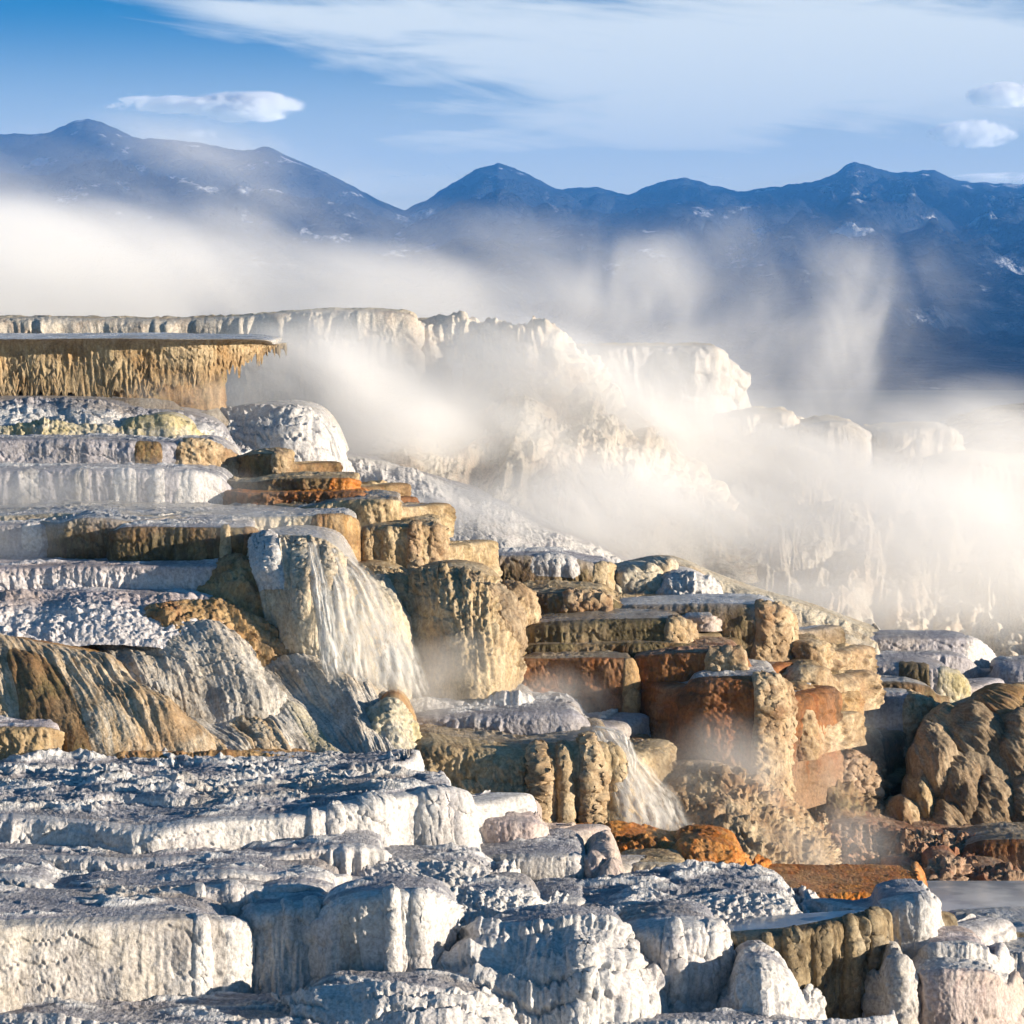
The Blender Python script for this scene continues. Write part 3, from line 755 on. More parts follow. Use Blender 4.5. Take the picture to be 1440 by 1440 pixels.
terrace('rust-brown sheer wall with streaks, left of the two rust walls',
        [(705, 938, 47.6), (730, 926, 47.3), (800, 925, 47.1), (870, 925, 47.0), (888, 928, 47.1), (895, 950, 47.6)],
        [(690, 1030), (730, 1040), (800, 1060), (870, 1070), (892, 1075), (900, 1070)], flare=0.2, n=7, face='rust_face', top='wet_tan', back=1.5, flute=0.4,
        drapes=((868, 894, 0, 1, 0.10, 'ochre_flow', 'column'),))
terrace('deep rust wall recessed between the left wall and the big popcorn column',
        [(885, 932, 47.6), (900, 922, 47.3), (950, 918, 47.1), (1010, 916, 47.0), (1044, 922, 47.0), (1054, 945, 47.5)],
        [(885, 1070), (900, 1075), (950, 1085), (1010, 1085), (1048, 1085), (1060, 1080)], flare=0.2, n=6, face='rust_face', top='red_rubble', back=1.6, flute=0.4, pop=0.03,
        drapes=((985, 1050, 0, 0.35, 0.2, 'tan_popcorn', 'popcorn_crust'),))
BC = terrace('tall rust and tan column terrace with a popcorn-crusted sunlit corner',
        [(965, 962, 46.6), (985, 953, 46.2), (1030, 951, 46.0), (1075, 950, 46.0), (1096, 955, 46.3), (1106, 975, 47.0)],
        [(945, 1080), (985, 1090), (1035, 1110), (1080, 1125), (1106, 1128), (1118, 1115)], flare=0.5, n=5, face='rust_face', top='wet_crust', back=1.6, flute=0.4, pop=0.03, lip=0.05,
        drapes=((1048, 1104, 0, 1, 0.22, 'tan_popcorn', 'popcorn_column', 0.2),))
# small popcorn blocks right of the column
for lab, cr, ft, fc in (
        ('small tan popcorn block behind the top of the tall column', [(1108, 905, 50.2), (1125, 900, 49.8), (1152, 902, 49.8), (1164, 914, 50.4)], [(1108, 935), (1125, 938), (1155, 938), (1168, 936)], 'tan_popcorn'),
        ('tan popcorn boulder step in the gap right of the tall column, upper one', [(1100, 942, 49), (1120, 936, 48.6), (1150, 936, 48.6), (1166, 950, 49.2)], [(1100, 985), (1120, 988), (1152, 988), (1172, 982)], 'tan_popcorn'),
        ('ochre popcorn boulder step in the gap right of the tall column, middle one', [(1098, 968, 48.4), (1112, 960, 48), (1135, 962, 48), (1146, 976, 48.6)], [(1098, 1005), (1112, 1008), (1138, 1008), (1150, 1002)], 'ochre_flow'),
        ('tan popcorn boulder step in the gap right of the tall column, lowest one', [(1098, 1000, 47.6), (1116, 990, 47.2), (1140, 994, 47.2), (1150, 1008, 47.8)], [(1098, 1040), (1116, 1044), (1142, 1042), (1154, 1034)], 'tan_popcorn')):
    terrace(lab, cr, ft, flare=0.4, n=3, face=fc, top='tan_travertine', back=1, pop=0.12, popsize=0.14, group='popcorn blocks beside the tall column')
# right: blue terraces
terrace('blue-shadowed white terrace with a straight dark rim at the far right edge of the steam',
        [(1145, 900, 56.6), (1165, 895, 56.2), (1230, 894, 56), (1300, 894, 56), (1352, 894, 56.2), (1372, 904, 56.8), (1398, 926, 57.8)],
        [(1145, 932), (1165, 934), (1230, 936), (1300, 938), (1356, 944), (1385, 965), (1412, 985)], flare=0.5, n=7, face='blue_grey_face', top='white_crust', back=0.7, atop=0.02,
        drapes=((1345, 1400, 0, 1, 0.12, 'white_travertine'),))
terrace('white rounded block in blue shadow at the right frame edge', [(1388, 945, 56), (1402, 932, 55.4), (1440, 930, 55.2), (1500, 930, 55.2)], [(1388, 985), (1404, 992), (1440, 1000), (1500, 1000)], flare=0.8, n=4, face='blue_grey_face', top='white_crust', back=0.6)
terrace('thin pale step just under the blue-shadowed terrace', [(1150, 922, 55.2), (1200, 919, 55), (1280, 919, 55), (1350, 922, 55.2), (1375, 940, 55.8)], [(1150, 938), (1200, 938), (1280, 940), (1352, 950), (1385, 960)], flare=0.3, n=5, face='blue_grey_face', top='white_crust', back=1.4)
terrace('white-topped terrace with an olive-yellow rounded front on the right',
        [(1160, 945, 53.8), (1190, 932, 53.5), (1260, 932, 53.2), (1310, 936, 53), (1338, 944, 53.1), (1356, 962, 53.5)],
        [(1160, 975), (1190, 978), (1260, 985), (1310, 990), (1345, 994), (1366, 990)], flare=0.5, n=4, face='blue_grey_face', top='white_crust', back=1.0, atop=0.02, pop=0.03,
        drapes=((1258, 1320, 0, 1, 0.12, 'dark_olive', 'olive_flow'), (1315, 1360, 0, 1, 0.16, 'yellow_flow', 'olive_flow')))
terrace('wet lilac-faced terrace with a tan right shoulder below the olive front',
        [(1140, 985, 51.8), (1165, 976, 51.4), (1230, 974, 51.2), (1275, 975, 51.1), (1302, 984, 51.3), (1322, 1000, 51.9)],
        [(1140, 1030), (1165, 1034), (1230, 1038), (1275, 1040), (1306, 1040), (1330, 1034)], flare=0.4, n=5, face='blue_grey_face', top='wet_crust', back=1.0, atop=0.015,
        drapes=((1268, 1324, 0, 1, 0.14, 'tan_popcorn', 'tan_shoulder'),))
terrace('thin pale wet step at the foot of the olive front', [(1150, 966, 52.4), (1190, 959, 52.2), (1260, 958, 52), (1300, 963, 52.1), (1322, 976, 52.6)], [(1150, 978), (1190, 978), (1260, 979), (1305, 984), (1328, 992)], flare=0.3, n=4, face='brown_white_top', top='wet_crust', back=1.4)
terrace('dark olive-brown terrace above the popcorn nook on the right',
        [(1105, 1030, 50.2), (1125, 1020, 49.8), (1180, 1018, 49.6), (1215, 1022, 49.6), (1236, 1034, 50)],
        [(1105, 1070), (1125, 1074), (1180, 1078), (1220, 1078), (1244, 1072)], flare=0.3, n=4.5, face='dark_olive', top='wet_tan', back=1.6,
        drapes=((1190, 1240, 0, 1, 0.12, 'tan_popcorn', 'popcorn_end'),))
terrace('shadowed brown popcorn step in the nook under the olive-brown terrace',
        [(1110, 1066, 49), (1140, 1056, 48.6), (1185, 1056, 48.4), (1212, 1068, 48.7), (1226, 1094, 49.2)],
        [(1110, 1120), (1140, 1124), (1188, 1128), (1220, 1132), (1236, 1134)], flare=0.6, n=3, face='brown_face', top='tan_travertine', back=1.4, pop=0.14, popsize=0.16,
        drapes=((1175, 1228, 0, 1, 0.12, 'red_rubble', 'popcorn_end'),))
terrace('dim brown popcorn ledge at the bottom of the nook', [(1105, 1112, 48.2), (1140, 1106, 47.8), (1180, 1108, 47.6), (1215, 1126, 47.8), (1236, 1150, 48.2)], [(1105, 1170), (1140, 1175), (1180, 1180), (1220, 1185), (1244, 1188)], flare=0.9, n=2.2, face='brown_face', top='tan_travertine', back=1.2, pop=0.14, popsize=0.16)
RL = mound('large brown hillside of hanging flowstone lobes at the right edge',
      [(1268, 1075, 50.4), (1300, 1030, 50.1), (1345, 1006, 49.9), (1400, 988, 49.8), (1450, 975, 49.8), (1520, 970, 49.8)],
      [(1262, 1160), (1330, 1180), (1400, 1190), (1460, 1195), (1520, 1195), (1600, 1195)], flare=2.6, n=1.5, face='lobe_flow', top='lobe_flow', afl=0.10, flute=0.22, abig=0.45, ledges=None, back=1.2, coarse=0.6)
for k, (x, y, d, ww, hh, mt) in enumerate((
        (1312, 1085, 48.9, 62, 116, 'lobe_flow'), (1347, 1125, 48.6, 72, 120, 'lobe_flow'), (1324, 1158, 48.2, 66, 60, 'lobe_flow'),
        (1386, 1148, 48.4, 80, 96, 'lobe_flow'), (1292, 1128, 48.5, 38, 74, 'tan_travertine'), (1268, 1152, 48.1, 44, 58, 'tan_popcorn'),
        (1368, 1048, 49.5, 96, 96, 'lobe_flow'), (1412, 1002, 50.3, 96, 66, 'ochre_flow'), (1436, 1066, 49.3, 104, 116, 'lobe_flow'),
        (1335, 1030, 49.9, 66, 64, 'tan_travertine'), (1442, 1150, 48.4, 90, 96, 'lobe_flow'))):
    lobe(RL['root'], x, y, d - 0.25, ww * 1.1, hh * 1.2, 0.9, mt, pole=(-0.7, 0.3, 0.65), seed=600 + k * 7, afl=0.05, flute=0.08)
terrace('reddish popcorn rubble slope below the flowstone lobes',
        [(1140, 1165, 46.4), (1210, 1160, 46.2), (1270, 1172, 46), (1340, 1178, 46), (1420, 1186, 46), (1520, 1186, 46)],
        [(1150, 1260), (1220, 1268), (1280, 1272), (1340, 1280), (1420, 1282), (1520, 1282)], flare=2.8, n=1.2, face='red_rubble', top='red_rubble', pop=0.16, popsize=0.17, back=1.4, flute=0.3, abig=0.2)
terrace('rust wet ledge in the shade under the lobes at the right edge', [(1335, 1196, 45.6), (1380, 1182, 45.4), (1440, 1180, 45.2), (1520, 1180, 45.2)], [(1335, 1208), (1380, 1205), (1440, 1206), (1520, 1206)], flare=0.3, n=4, face='rust_face', top='wet_tan', back=1.3)
for k, (x, y, ww) in enumerate(((1395, 1238, 90), (1330, 1225, 60), (1270, 1236, 66))):
    terrace(('pinkish popcorn lump, largest at the edge of the rubble slope', 'pinkish popcorn lump in the middle of the rubble slope', 'pinkish popcorn lump nearest the misty pool')[k],
            [(x - ww / 2, y, 44.4), (x - ww / 4, y - 12, 44), (x + ww / 4, y - 12, 44), (x + ww / 2, y, 44.4)], [(x - ww / 2, y + 40), (x - ww / 4, y + 44), (x + ww / 4, y + 44), (x + ww / 2, y + 40)], flare=0.6, n=2.4, face='red_rubble', top='red_rubble', pop=0.16, popsize=0.13, back=0.8, group='popcorn lumps on the rubble slope')
mound('misty tan popcorn mound at the foot of the tall column',
      [(900, 1085, 45.6), (950, 1078, 45.2), (1010, 1078, 45), (1060, 1100, 44.9), (1110, 1130, 45.2), (1150, 1165, 45.6)],
      [(880, 1200), (940, 1230), (1010, 1240), (1060, 1245), (1110, 1248), (1170, 1248)], flare=2.4, n=1.6, face='tan_popcorn', top='tan_popcorn', pop=0.14, popsize=0.17, afl=0.08, flute=0.3)
mound('tan popcorn heap behind the lower waterfall', [(862, 1060, 46), (885, 1044, 45.6), (915, 1048, 45.5), (940, 1080, 45.7), (955, 1110, 46)], [(860, 1170), (890, 1185), (920, 1185), (955, 1175), (975, 1160)], flare=1.2, n=2, face='tan_popcorn', top='tan_popcorn', pop=0.14, popsize=0.15, back=1)
# centre: the lower cascade terrace
terrace('white water-covered shelf at the foot of the white cascade',
        [(545, 1000, 46.4), (580, 985, 46.1), (660, 982, 46), (725, 975, 45.9), (750, 985, 46), (764, 1002, 46.5)],
        [(545, 1030), (580, 1032), (660, 1035), (725, 1035), (758, 1030), (775, 1030)], flare=0.6, n=2.5, face='white_travertine', top='wet_crust', back=2.6, atop=0.05)
terrace('white crusted shelf edge with grey water beneath, left of the lower waterfall',
        [(560, 1012, 45.4), (600, 1006, 45.2), (645, 1004, 45.1), (700, 1000, 45), (770, 999, 44.9), (806, 1000, 45), (830, 1020, 45.4)],
        [(560, 1034), (600, 1034), (645, 1036), (700, 1040), (770, 1046), (815, 1046), (845, 1046)], flare=0.4, n=3, face='blue_grey_face', top='white_crust', back=1.6, atop=0.06)
LC = terrace('broad tan terrace with popcorn folds left of the lower waterfall',
        [(560, 1040, 44.4), (600, 1030, 44.1), (670, 1040, 43.8), (740, 1046, 43.6), (800, 1042, 43.6), (846, 1036, 43.8), (868, 1056, 44.3)],
        [(570, 1130), (610, 1140), (680, 1160), (745, 1170), (805, 1176), (862, 1176), (882, 1172)], flare=1.1, n=3, face='tan_travertine', top='wet_tan', back=1.6, pop=0.07, popsize=0.14, flute=0.4, afl=0.14,
        drapes=((735, 775, 0.15, 1, 0.2, 'tan_popcorn', 'column', 0.2), (776, 806, 0.05, 1, 0.2, 'tan_travertine', 'column', 0.2), (806, 842, 0.0, 1, 0.2, 'tan_popcorn', 'column', 0.2), (838, 872, 0.2, 1, 0.2, 'tan_travertine', 'column', 0.2)))
terrace('tan lower shoulder of the broad terrace beside the orange strip', [(590, 1105, 43.4), (660, 1095, 43), (730, 1092, 42.8), (760, 1100, 42.9), (775, 1125, 43.3)], [(590, 1150), (660, 1165), (730, 1172), (765, 1176), (785, 1176)], flare=0.7, n=2.4, face='tan_travertine', top='tan_popcorn', pop=0.06, back=0.8, flute=0.4)
# left: ochre and grey flows
mound('ochre and brown striped flowstone mound at the left edge',
      [(-110, 900, 45), (-30, 897, 44.7), (40, 902, 44.5), (110, 914, 44.4), (170, 935, 44.4), (215, 965, 44.6), (240, 1000, 45)],
      [(-80, 1060), (20, 1064), (110, 1066), (190, 1066), (255, 1066), (310, 1068), (350, 1070)], flare=2.4, n=1.7, face='striped_flow', top='ochre_flow', afl=0.07, flute=0.16, abig=0.26, ledges=None, coarse=0.3,
      drapes=((-30, 62, 0.12, 1, 0.09, 'brown_face', 'drapery', 0.3),))
mound('white and lilac mound with draped shoulders above the striped flows',
      [(90, 900, 46), (130, 884, 45.6), (190, 877, 45.4), (250, 878, 45.3), (308, 880, 45.3), (335, 896, 45.5), (350, 925, 46)],
      [(140, 955), (195, 965), (250, 985), (310, 1000), (360, 1000), (390, 1000), (405, 995)], flare=1.7, n=1.6, face='grey_flow', top='lilac_crust', afl=0.10, flute=0.2, back=1.4, abig=0.2, ledges=(0.05, 0.26), coarse=0.35)
mound('grey-white striated flowstone slope running down to the right',
      [(150, 1000, 44.9), (220, 962, 45), (310, 932, 45.3), (400, 924, 45.4), (470, 936, 45.2), (525, 962, 45), (562, 1000, 45), (580, 1045, 45.3)],
      [(260, 1078), (350, 1082), (440, 1090), (515, 1100), (565, 1112), (598, 1120), (616, 1122), (622, 1118)], flare=2.9, n=1.35, face='grey_flow', top='grey_flow', afl=0.09, flute=0.16, abig=0.28, ledges=None, coarse=0.4,
      drapes=((240, 310, 0.05, 1, 0.10, 'striped_flow', 'drapery', 0.25), (330, 380, 0.3, 1, 0.10, 'yellow_flow', 'drapery', 0.25)))
mound('yellow-tan bulging flow at the lower end of the striated slope', [(520, 1000, 44.2), (545, 985, 43.9), (565, 992, 43.9), (582, 1020, 44.1), (592, 1055, 44.5)], [(520, 1108), (548, 1114), (575, 1116), (592, 1114), (602, 1108)], flare=0.9, n=2, face='yellow_flow', top='ochre_flow', back=1, pop=0.04, flute=0.2)
terrace('lilac-topped square block at the left frame edge', [(-80, 1024, 42.2), (20, 1022, 42), (62, 1022, 42), (82, 1028, 42.3), (90, 1044, 42.9)], [(-80, 1090), (20, 1090), (62, 1092), (85, 1092), (95, 1086)], flare=0.2, n=5, face='tan_travertine', top='lilac_crust', back=1.4, pop=0.06, popsize=0.12)
# foreground white terraces
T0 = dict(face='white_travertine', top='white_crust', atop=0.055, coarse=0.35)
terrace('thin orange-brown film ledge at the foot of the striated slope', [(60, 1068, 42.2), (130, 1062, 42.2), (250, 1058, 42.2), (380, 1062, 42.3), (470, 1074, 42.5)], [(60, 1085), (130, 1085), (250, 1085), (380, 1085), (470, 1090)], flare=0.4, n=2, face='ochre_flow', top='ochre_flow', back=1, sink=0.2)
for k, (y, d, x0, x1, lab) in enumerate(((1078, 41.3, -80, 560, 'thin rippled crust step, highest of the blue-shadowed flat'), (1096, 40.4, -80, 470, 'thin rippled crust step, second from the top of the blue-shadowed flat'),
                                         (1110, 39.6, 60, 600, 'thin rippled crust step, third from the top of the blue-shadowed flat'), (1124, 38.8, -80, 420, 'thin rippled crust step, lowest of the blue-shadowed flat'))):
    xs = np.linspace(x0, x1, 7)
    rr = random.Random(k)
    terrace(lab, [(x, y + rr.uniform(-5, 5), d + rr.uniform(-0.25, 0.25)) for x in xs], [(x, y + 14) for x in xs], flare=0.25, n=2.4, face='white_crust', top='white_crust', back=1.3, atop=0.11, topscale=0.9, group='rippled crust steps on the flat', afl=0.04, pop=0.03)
terrace('long white terrace with a bulging prow at its right end, below the rippled flat',
        [(-80, 1140, 38.2), (50, 1146, 37.8), (110, 1150, 37.6), (200, 1160, 37.3), (270, 1152, 37.4), (335, 1146, 37.6), (420, 1142, 37.8), (490, 1126, 38.2), (560, 1114, 38.6), (625, 1110, 39), (640, 1124, 39.6)],
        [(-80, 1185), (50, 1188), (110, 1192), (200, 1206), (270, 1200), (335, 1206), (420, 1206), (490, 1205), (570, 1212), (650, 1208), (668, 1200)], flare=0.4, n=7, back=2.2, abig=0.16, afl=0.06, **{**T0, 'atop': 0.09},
        drapes=((425, 450, 0, 1, 0.10), (452, 485, 0, 1, 0.12), (488, 556, 0, 1, 0.14), (562, 640, 0, 1, 0.16, 'white_travertine', 'prow')))
terrace('pinkish smooth block behind the prow of the long terrace', [(630, 1156, 40), (655, 1148, 39.6), (710, 1150, 39.4), (750, 1154, 39.4), (762, 1160, 39.7), (767, 1172, 40.2)], [(630, 1200), (658, 1202), (710, 1204), (752, 1206), (768, 1202), (776, 1198)], flare=0.25, n=4, face='pink_travertine', top='pink_travertine', back=1.2)
terrace('grey-white long block under the pinkish block', [(640, 1212, 38.8), (670, 1203, 38.5), (740, 1200, 38.3), (800, 1200, 38.3), (822, 1206, 38.6), (830, 1220, 39.1)], [(640, 1250), (670, 1256), (740, 1264), (800, 1266), (830, 1268), (842, 1262)], flare=0.3, n=5, back=1.4, **{**T0, 'face': 'grey_travertine'},
        drapes=((790, 828, 0, 1, 0.10),))
PL = terrace('pair of pink-white rounded lobes beside the orange patch', [(820, 1212, 39), (835, 1200, 38.7), (858, 1196, 38.6), (872, 1212, 38.9), (880, 1240, 39.4)], [(820, 1272), (838, 1274), (862, 1274), (880, 1272), (890, 1266)], flare=0.6, n=2.2, face='pink_travertine', top='pink_travertine', back=1)
lobe(PL['root'], 836, 1218, 38.3, 34, 44, 0.3, 'pink_travertine', seed=701)
lobe(PL['root'], 856, 1240, 38.2, 46, 66, 0.4, 'pink_travertine', seed=702)
for lab, cr, ft, kw in (
        ('blue-shadowed low ledge, upper left of the small white ledges', [(-80, 1196, 36.9), (40, 1200, 36.7), (180, 1206, 36.5), (280, 1202, 36.5), (330, 1204, 36.8)], [(-80, 1222), (40, 1222), (180, 1228), (280, 1226), (335, 1226)], {}),
        ('low ledge with a bright right end beneath the draped prow', [(330, 1202, 36.9), (390, 1198, 36.7), (450, 1190, 36.8), (500, 1186, 36.9), (530, 1190, 37.1), (545, 1205, 37.5)], [(330, 1224), (390, 1226), (450, 1232), (500, 1238), (540, 1240), (560, 1236)], {}),
        ('white jagged crest ledge with small shadows, second row of small ledges', [(150, 1236, 35.9), (230, 1230, 35.7), (320, 1222, 35.6), (400, 1226, 35.7), (450, 1226, 35.8), (470, 1236, 36.2)], [(150, 1254), (230, 1256), (320, 1256), (400, 1258), (455, 1258), (478, 1256)], {}),
        ('frothy white crust ledge at the left edge above the big face', [(-80, 1234, 35.7), (0, 1228, 35.5), (50, 1234, 35.4), (80, 1246, 35.6)], [(-80, 1268), (0, 1270), (55, 1272), (95, 1272)], dict(pop=0.06)),
        ('bluish ledge directly over the big white face', [(60, 1256, 35.2), (120, 1250, 35), (200, 1250, 34.9), (280, 1246, 34.9), (330, 1242, 35), (390, 1246, 35.3)], [(60, 1282), (120, 1284), (200, 1286), (280, 1286), (330, 1286), (395, 1286)], dict(drapes=((255, 290, 0, 1, 0.10), (300, 340, 0, 1, 0.10)))),
        ('grey ledge with a sunlit bulge under the jagged crest ledge', [(300, 1252, 35.4), (360, 1246, 35.2), (420, 1240, 35.2), (465, 1244, 35.4), (480, 1256, 35.8)], [(300, 1276), (360, 1280), (420, 1282), (470, 1284), (490, 1282)], {}),
        ('white mound row with rounded knobs right of the prow foot', [(470, 1224, 37.3), (530, 1212, 37), (600, 1214, 36.9), (660, 1218, 36.9), (692, 1230, 37.3)], [(470, 1262), (530, 1266), (600, 1268), (665, 1266), (705, 1256)], dict(n=2, pop=0.05, flare=0.9)),
        ('white rounded knob mound below the grey-white long block', [(560, 1272, 36.2), (630, 1258, 35.9), (690, 1252, 35.8), (740, 1254, 35.9), (765, 1276, 36.3)], [(560, 1306), (630, 1312), (690, 1312), (745, 1308), (785, 1298)], dict(n=1.8, pop=0.05, flare=1.0)),
        ('small grey ledge with a hollow under the grey-white long block', [(735, 1268, 37), (770, 1262, 36.8), (815, 1262, 36.8), (830, 1272, 37.1)], [(735, 1292), (770, 1296), (815, 1296), (838, 1290)], {})):
    kk = dict(flare=0.3, n=7, back=1.0, afl=0.07, group='small white ledges between the big faces', **T0)
    kk.update(kw)
    terrace(lab, cr, ft, **kk)
terrace('rubbly white crust flat in front of the orange patch', [(700, 1298, 36.2), (790, 1286, 36.2), (870, 1276, 36.3), (960, 1268, 36.4), (1040, 1262, 36.5), (1105, 1270, 36.6), (1128, 1288, 36.8)], [(700, 1330), (790, 1325), (870, 1318), (960, 1312), (1040, 1310), (1110, 1310), (1136, 1306)], flare=0.9, n=2, back=2.0, pop=0.06, **{**T0, 'atop': 0.10})
terrace('big smooth white face at the left edge with bright drapes on its right corner',
        [(-80, 1292, 33.0), (40, 1291, 33.2), (150, 1288, 33.4), (240, 1284, 33.6), (285, 1284, 33.8), (318, 1292, 34.2), (334, 1310, 34.9)],
        [(-80, 1415), (40, 1416), (130, 1436), (240, 1440), (300, 1440), (345, 1436), (365, 1428)], flare=0.45, n=9, back=1.2, abig=0.12, afl=0.03, **{**T0, 'face': 'grey_travertine'},
        drapes=((255, 284, 0, 1, 0.10, 'white_travertine'), (282, 334, 0, 1, 0.16, 'white_travertine')))
terrace('white face with hanging icicle drapes between the big face and the round buttress',
        [(325, 1282, 34.9), (355, 1272, 34.6), (400, 1268, 34.5), (440, 1262, 34.6), (462, 1262, 34.8)],
        [(330, 1405), (365, 1405), (405, 1392), (445, 1384), (470, 1380)], flare=0.5, n=7, back=0.7, **T0,
        drapes=((330, 362, 0, 0.9, 0.12), (385, 412, 0, 0.55, 0.12), (415, 446, 0, 0.6, 0.12)))
terrace('round white buttress with a lit right flank in the middle of the foreground',
        [(440, 1285, 34.4), (465, 1264, 34), (520, 1252, 33.8), (575, 1250, 33.8), (625, 1258, 34.1), (648, 1282, 34.8), (656, 1310, 35.6)],
        [(440, 1385), (470, 1392), (525, 1398), (575, 1390), (618, 1372), (640, 1350), (650, 1335)], flare=0.4, n=6, back=0.5, abig=0.2, afl=0.08, **T0,
        drapes=((528, 566, 0, 1, 0.14), (570, 615, 0, 1, 0.14), (462, 505, 0.25, 1, 0.08, 'grey_travertine')))
terrace('blue-shadowed broad white mound right of the round buttress',
        [(635, 1330, 34.8), (690, 1305, 34.3), (760, 1296, 34), (830, 1296, 34), (870, 1302, 34.2), (890, 1330, 34.8)],
        [(600, 1385), (660, 1420), (740, 1448), (820, 1460), (885, 1450), (925, 1430)], flare=1.5, n=1.9, back=0.6, abig=0.28, afl=0.10, ledges=(0.16, 0.36), **T0,
        drapes=((800, 850, 0.15, 1, 0.14), (852, 888, 0.05, 1, 0.14)))
terrace('tall white block with rough slanted drapes left of the brown curtain',
        [(860, 1318, 35.2), (880, 1296, 34.9), (940, 1288, 34.7), (985, 1288, 34.8), (1006, 1298, 35.1), (1022, 1330, 35.8)],
        [(850, 1400), (885, 1440), (940, 1460), (990, 1460), (1025, 1455), (1048, 1440)], flare=0.8, n=4, back=0.6, abig=0.2, afl=0.1, **T0,
        drapes=((930, 970, 0.1, 1, 0.14), (972, 1018, 0.05, 1, 0.14)))
terrace('brown fluted curtain of travertine columns holding a still pool',
        [(1010, 1312, 35.3), (1060, 1311, 35.1), (1110, 1307, 35.1), (1165, 1295, 35.4), (1215, 1282, 35.8), (1240, 1278, 36.2), (1248, 1290, 36.8)],
        [(1010, 1430), (1060, 1435), (1110, 1445), (1165, 1448), (1220, 1440), (1250, 1432), (1262, 1430)], flare=0.3, n=6, back=0.5, face='fluted_curtain', top='pool_water', atop=0.0, abig=0.15, afl=0.16, flute=0.34, lip=0.07,
        drapes=((1072, 1096, 0.05, 1, 0.14, 'fluted_curtain', 'column', 0.12), (1098, 1138, 0.0, 1, 0.2, 'fluted_curtain', 'column', 0.12), (1142, 1184, 0.08, 1, 0.14, 'fluted_curtain', 'column', 0.12), (1186, 1212, 0, 1, 0.16, 'fluted_curtain', 'column', 0.12), (1212, 1244, 0, 1, 0.2, 'fluted_curtain', 'column', 0.12)))
terrace('white domed lobe in front of the brown curtain', [(1024, 1385, 34.2), (1044, 1358, 33.8), (1075, 1352, 33.6), (1104, 1366, 33.8), (1124, 1400, 34.3)], [(1020, 1450), (1050, 1456), (1080, 1458), (1112, 1456), (1140, 1448)], flare=0.8, n=2.1, back=0.9, **T0)
terrace('white block joining the right end of the brown curtain', [(1225, 1276, 36.9), (1245, 1262, 36.6), (1280, 1257, 36.5), (1304, 1258, 36.7), (1318, 1276, 37.2), (1326, 1300, 37.8)], [(1225, 1370), (1248, 1385), (1280, 1392), (1310, 1385), (1335, 1370), (1345, 1355)], flare=0.4, n=4, back=0.6, abig=0.18, afl=0.1, **T0,
        drapes=((1284, 1320, 0, 1, 0.14),))
ZB = terrace('smooth grey bump leaning against the brown curtain corner', [(1240, 1370, 35.2), (1254, 1348, 34.9), (1272, 1350, 34.9), (1284, 1380, 35.2)], [(1240, 1430), (1256, 1436), (1278, 1436), (1294, 1430)], flare=0.4, n=2, back=0.6, face='grey_travertine', top='grey_travertine')
terrace('upper white pot-shaped pillar on the right', [(1290, 1350, 36.2), (1308, 1332, 35.8), (1345, 1328, 35.7), (1380, 1330, 35.8), (1396, 1344, 36.2)], [(1290, 1378), (1308, 1384), (1345, 1388), (1384, 1386), (1402, 1378)], flare=0.25, n=2.8, back=0.9, face='white_travertine', top='lilac_crust')
terrace('lower white pot-shaped pillar on the right, wider one', [(1280, 1392, 35.4), (1300, 1372, 35), (1345, 1366, 34.8), (1395, 1368, 35), (1414, 1384, 35.4)], [(1282, 1440), (1302, 1455), (1345, 1462), (1396, 1458), (1420, 1440)], flare=0.25, n=2.8, back=0.9, face='pink_travertine', top='white_travertine')
terrace('pale wet flat with ripples in the bottom right corner', [(1380, 1420, 36.5), (1410, 1400, 36.3), (1450, 1396, 36.2), (1520, 1396, 36.2)], [(1380, 1460), (1410, 1460), (1450, 1460), (1520, 1460)], flare=0.8, n=2, back=1.6, face='grey_travertine', top='wet_crust')
terrace('low tan ledge with pale water on it at the right edge', [(1310, 1318, 38.8), (1360, 1312, 38.5), (1420, 1310, 38.4), (1520, 1310, 38.4)], [(1310, 1345), (1360, 1350), (1420, 1352), (1520, 1352)], flare=0.3, n=4, back=1.4, face='tan_travertine', top='wet_crust')
terrace('pale water-glazed shelf under the low tan ledge', [(1330, 1352, 37.4), (1380, 1346, 37.2), (1440, 1345, 37.1), (1520, 1345, 37.1)], [(1330, 1410), (1380, 1415), (1440, 1415), (1520, 1415)], flare=1.0, n=2, back=1.3, face='grey_travertine', top='wet_crust')
terrace('scalloped crust lip along the very bottom left', [(-80, 1432, 32.4), (60, 1428, 32.2), (160, 1440, 32), (300, 1442, 32), (420, 1436, 32.2), (500, 1440, 32.4)], [(-80, 1480), (60, 1480), (160, 1490), (300, 1490), (420, 1490), (500, 1490)], flare=0.5, n=2.4, back=1.2, **T0)
terrace('white lumpy crust mound at the bottom under the round buttress', [(400, 1412, 33), (460, 1386, 32.6), (540, 1392, 32.3), (620, 1396, 32.3), (690, 1410, 32.5), (720, 1440, 33)], [(400, 1470), (460, 1485), (540, 1495), (620, 1495), (690, 1495), (740, 1490)], flare=1.0, n=1.9, back=0.6, ledges=(0.14, 0.3), **T0)
terrace('bluish low shelf at the bottom between the lumpy mound and the brown curtain', [(720, 1446, 32.8), (850, 1440, 32.6), (960, 1440, 32.5), (1060, 1436, 32.6), (1150, 1440, 32.8), (1240, 1436, 33)], [(720, 1490), (850, 1490), (960, 1490), (1060, 1490), (1150, 1490), (1240, 1490)], flare=0.5, n=2.2, back=0.3, **T0)
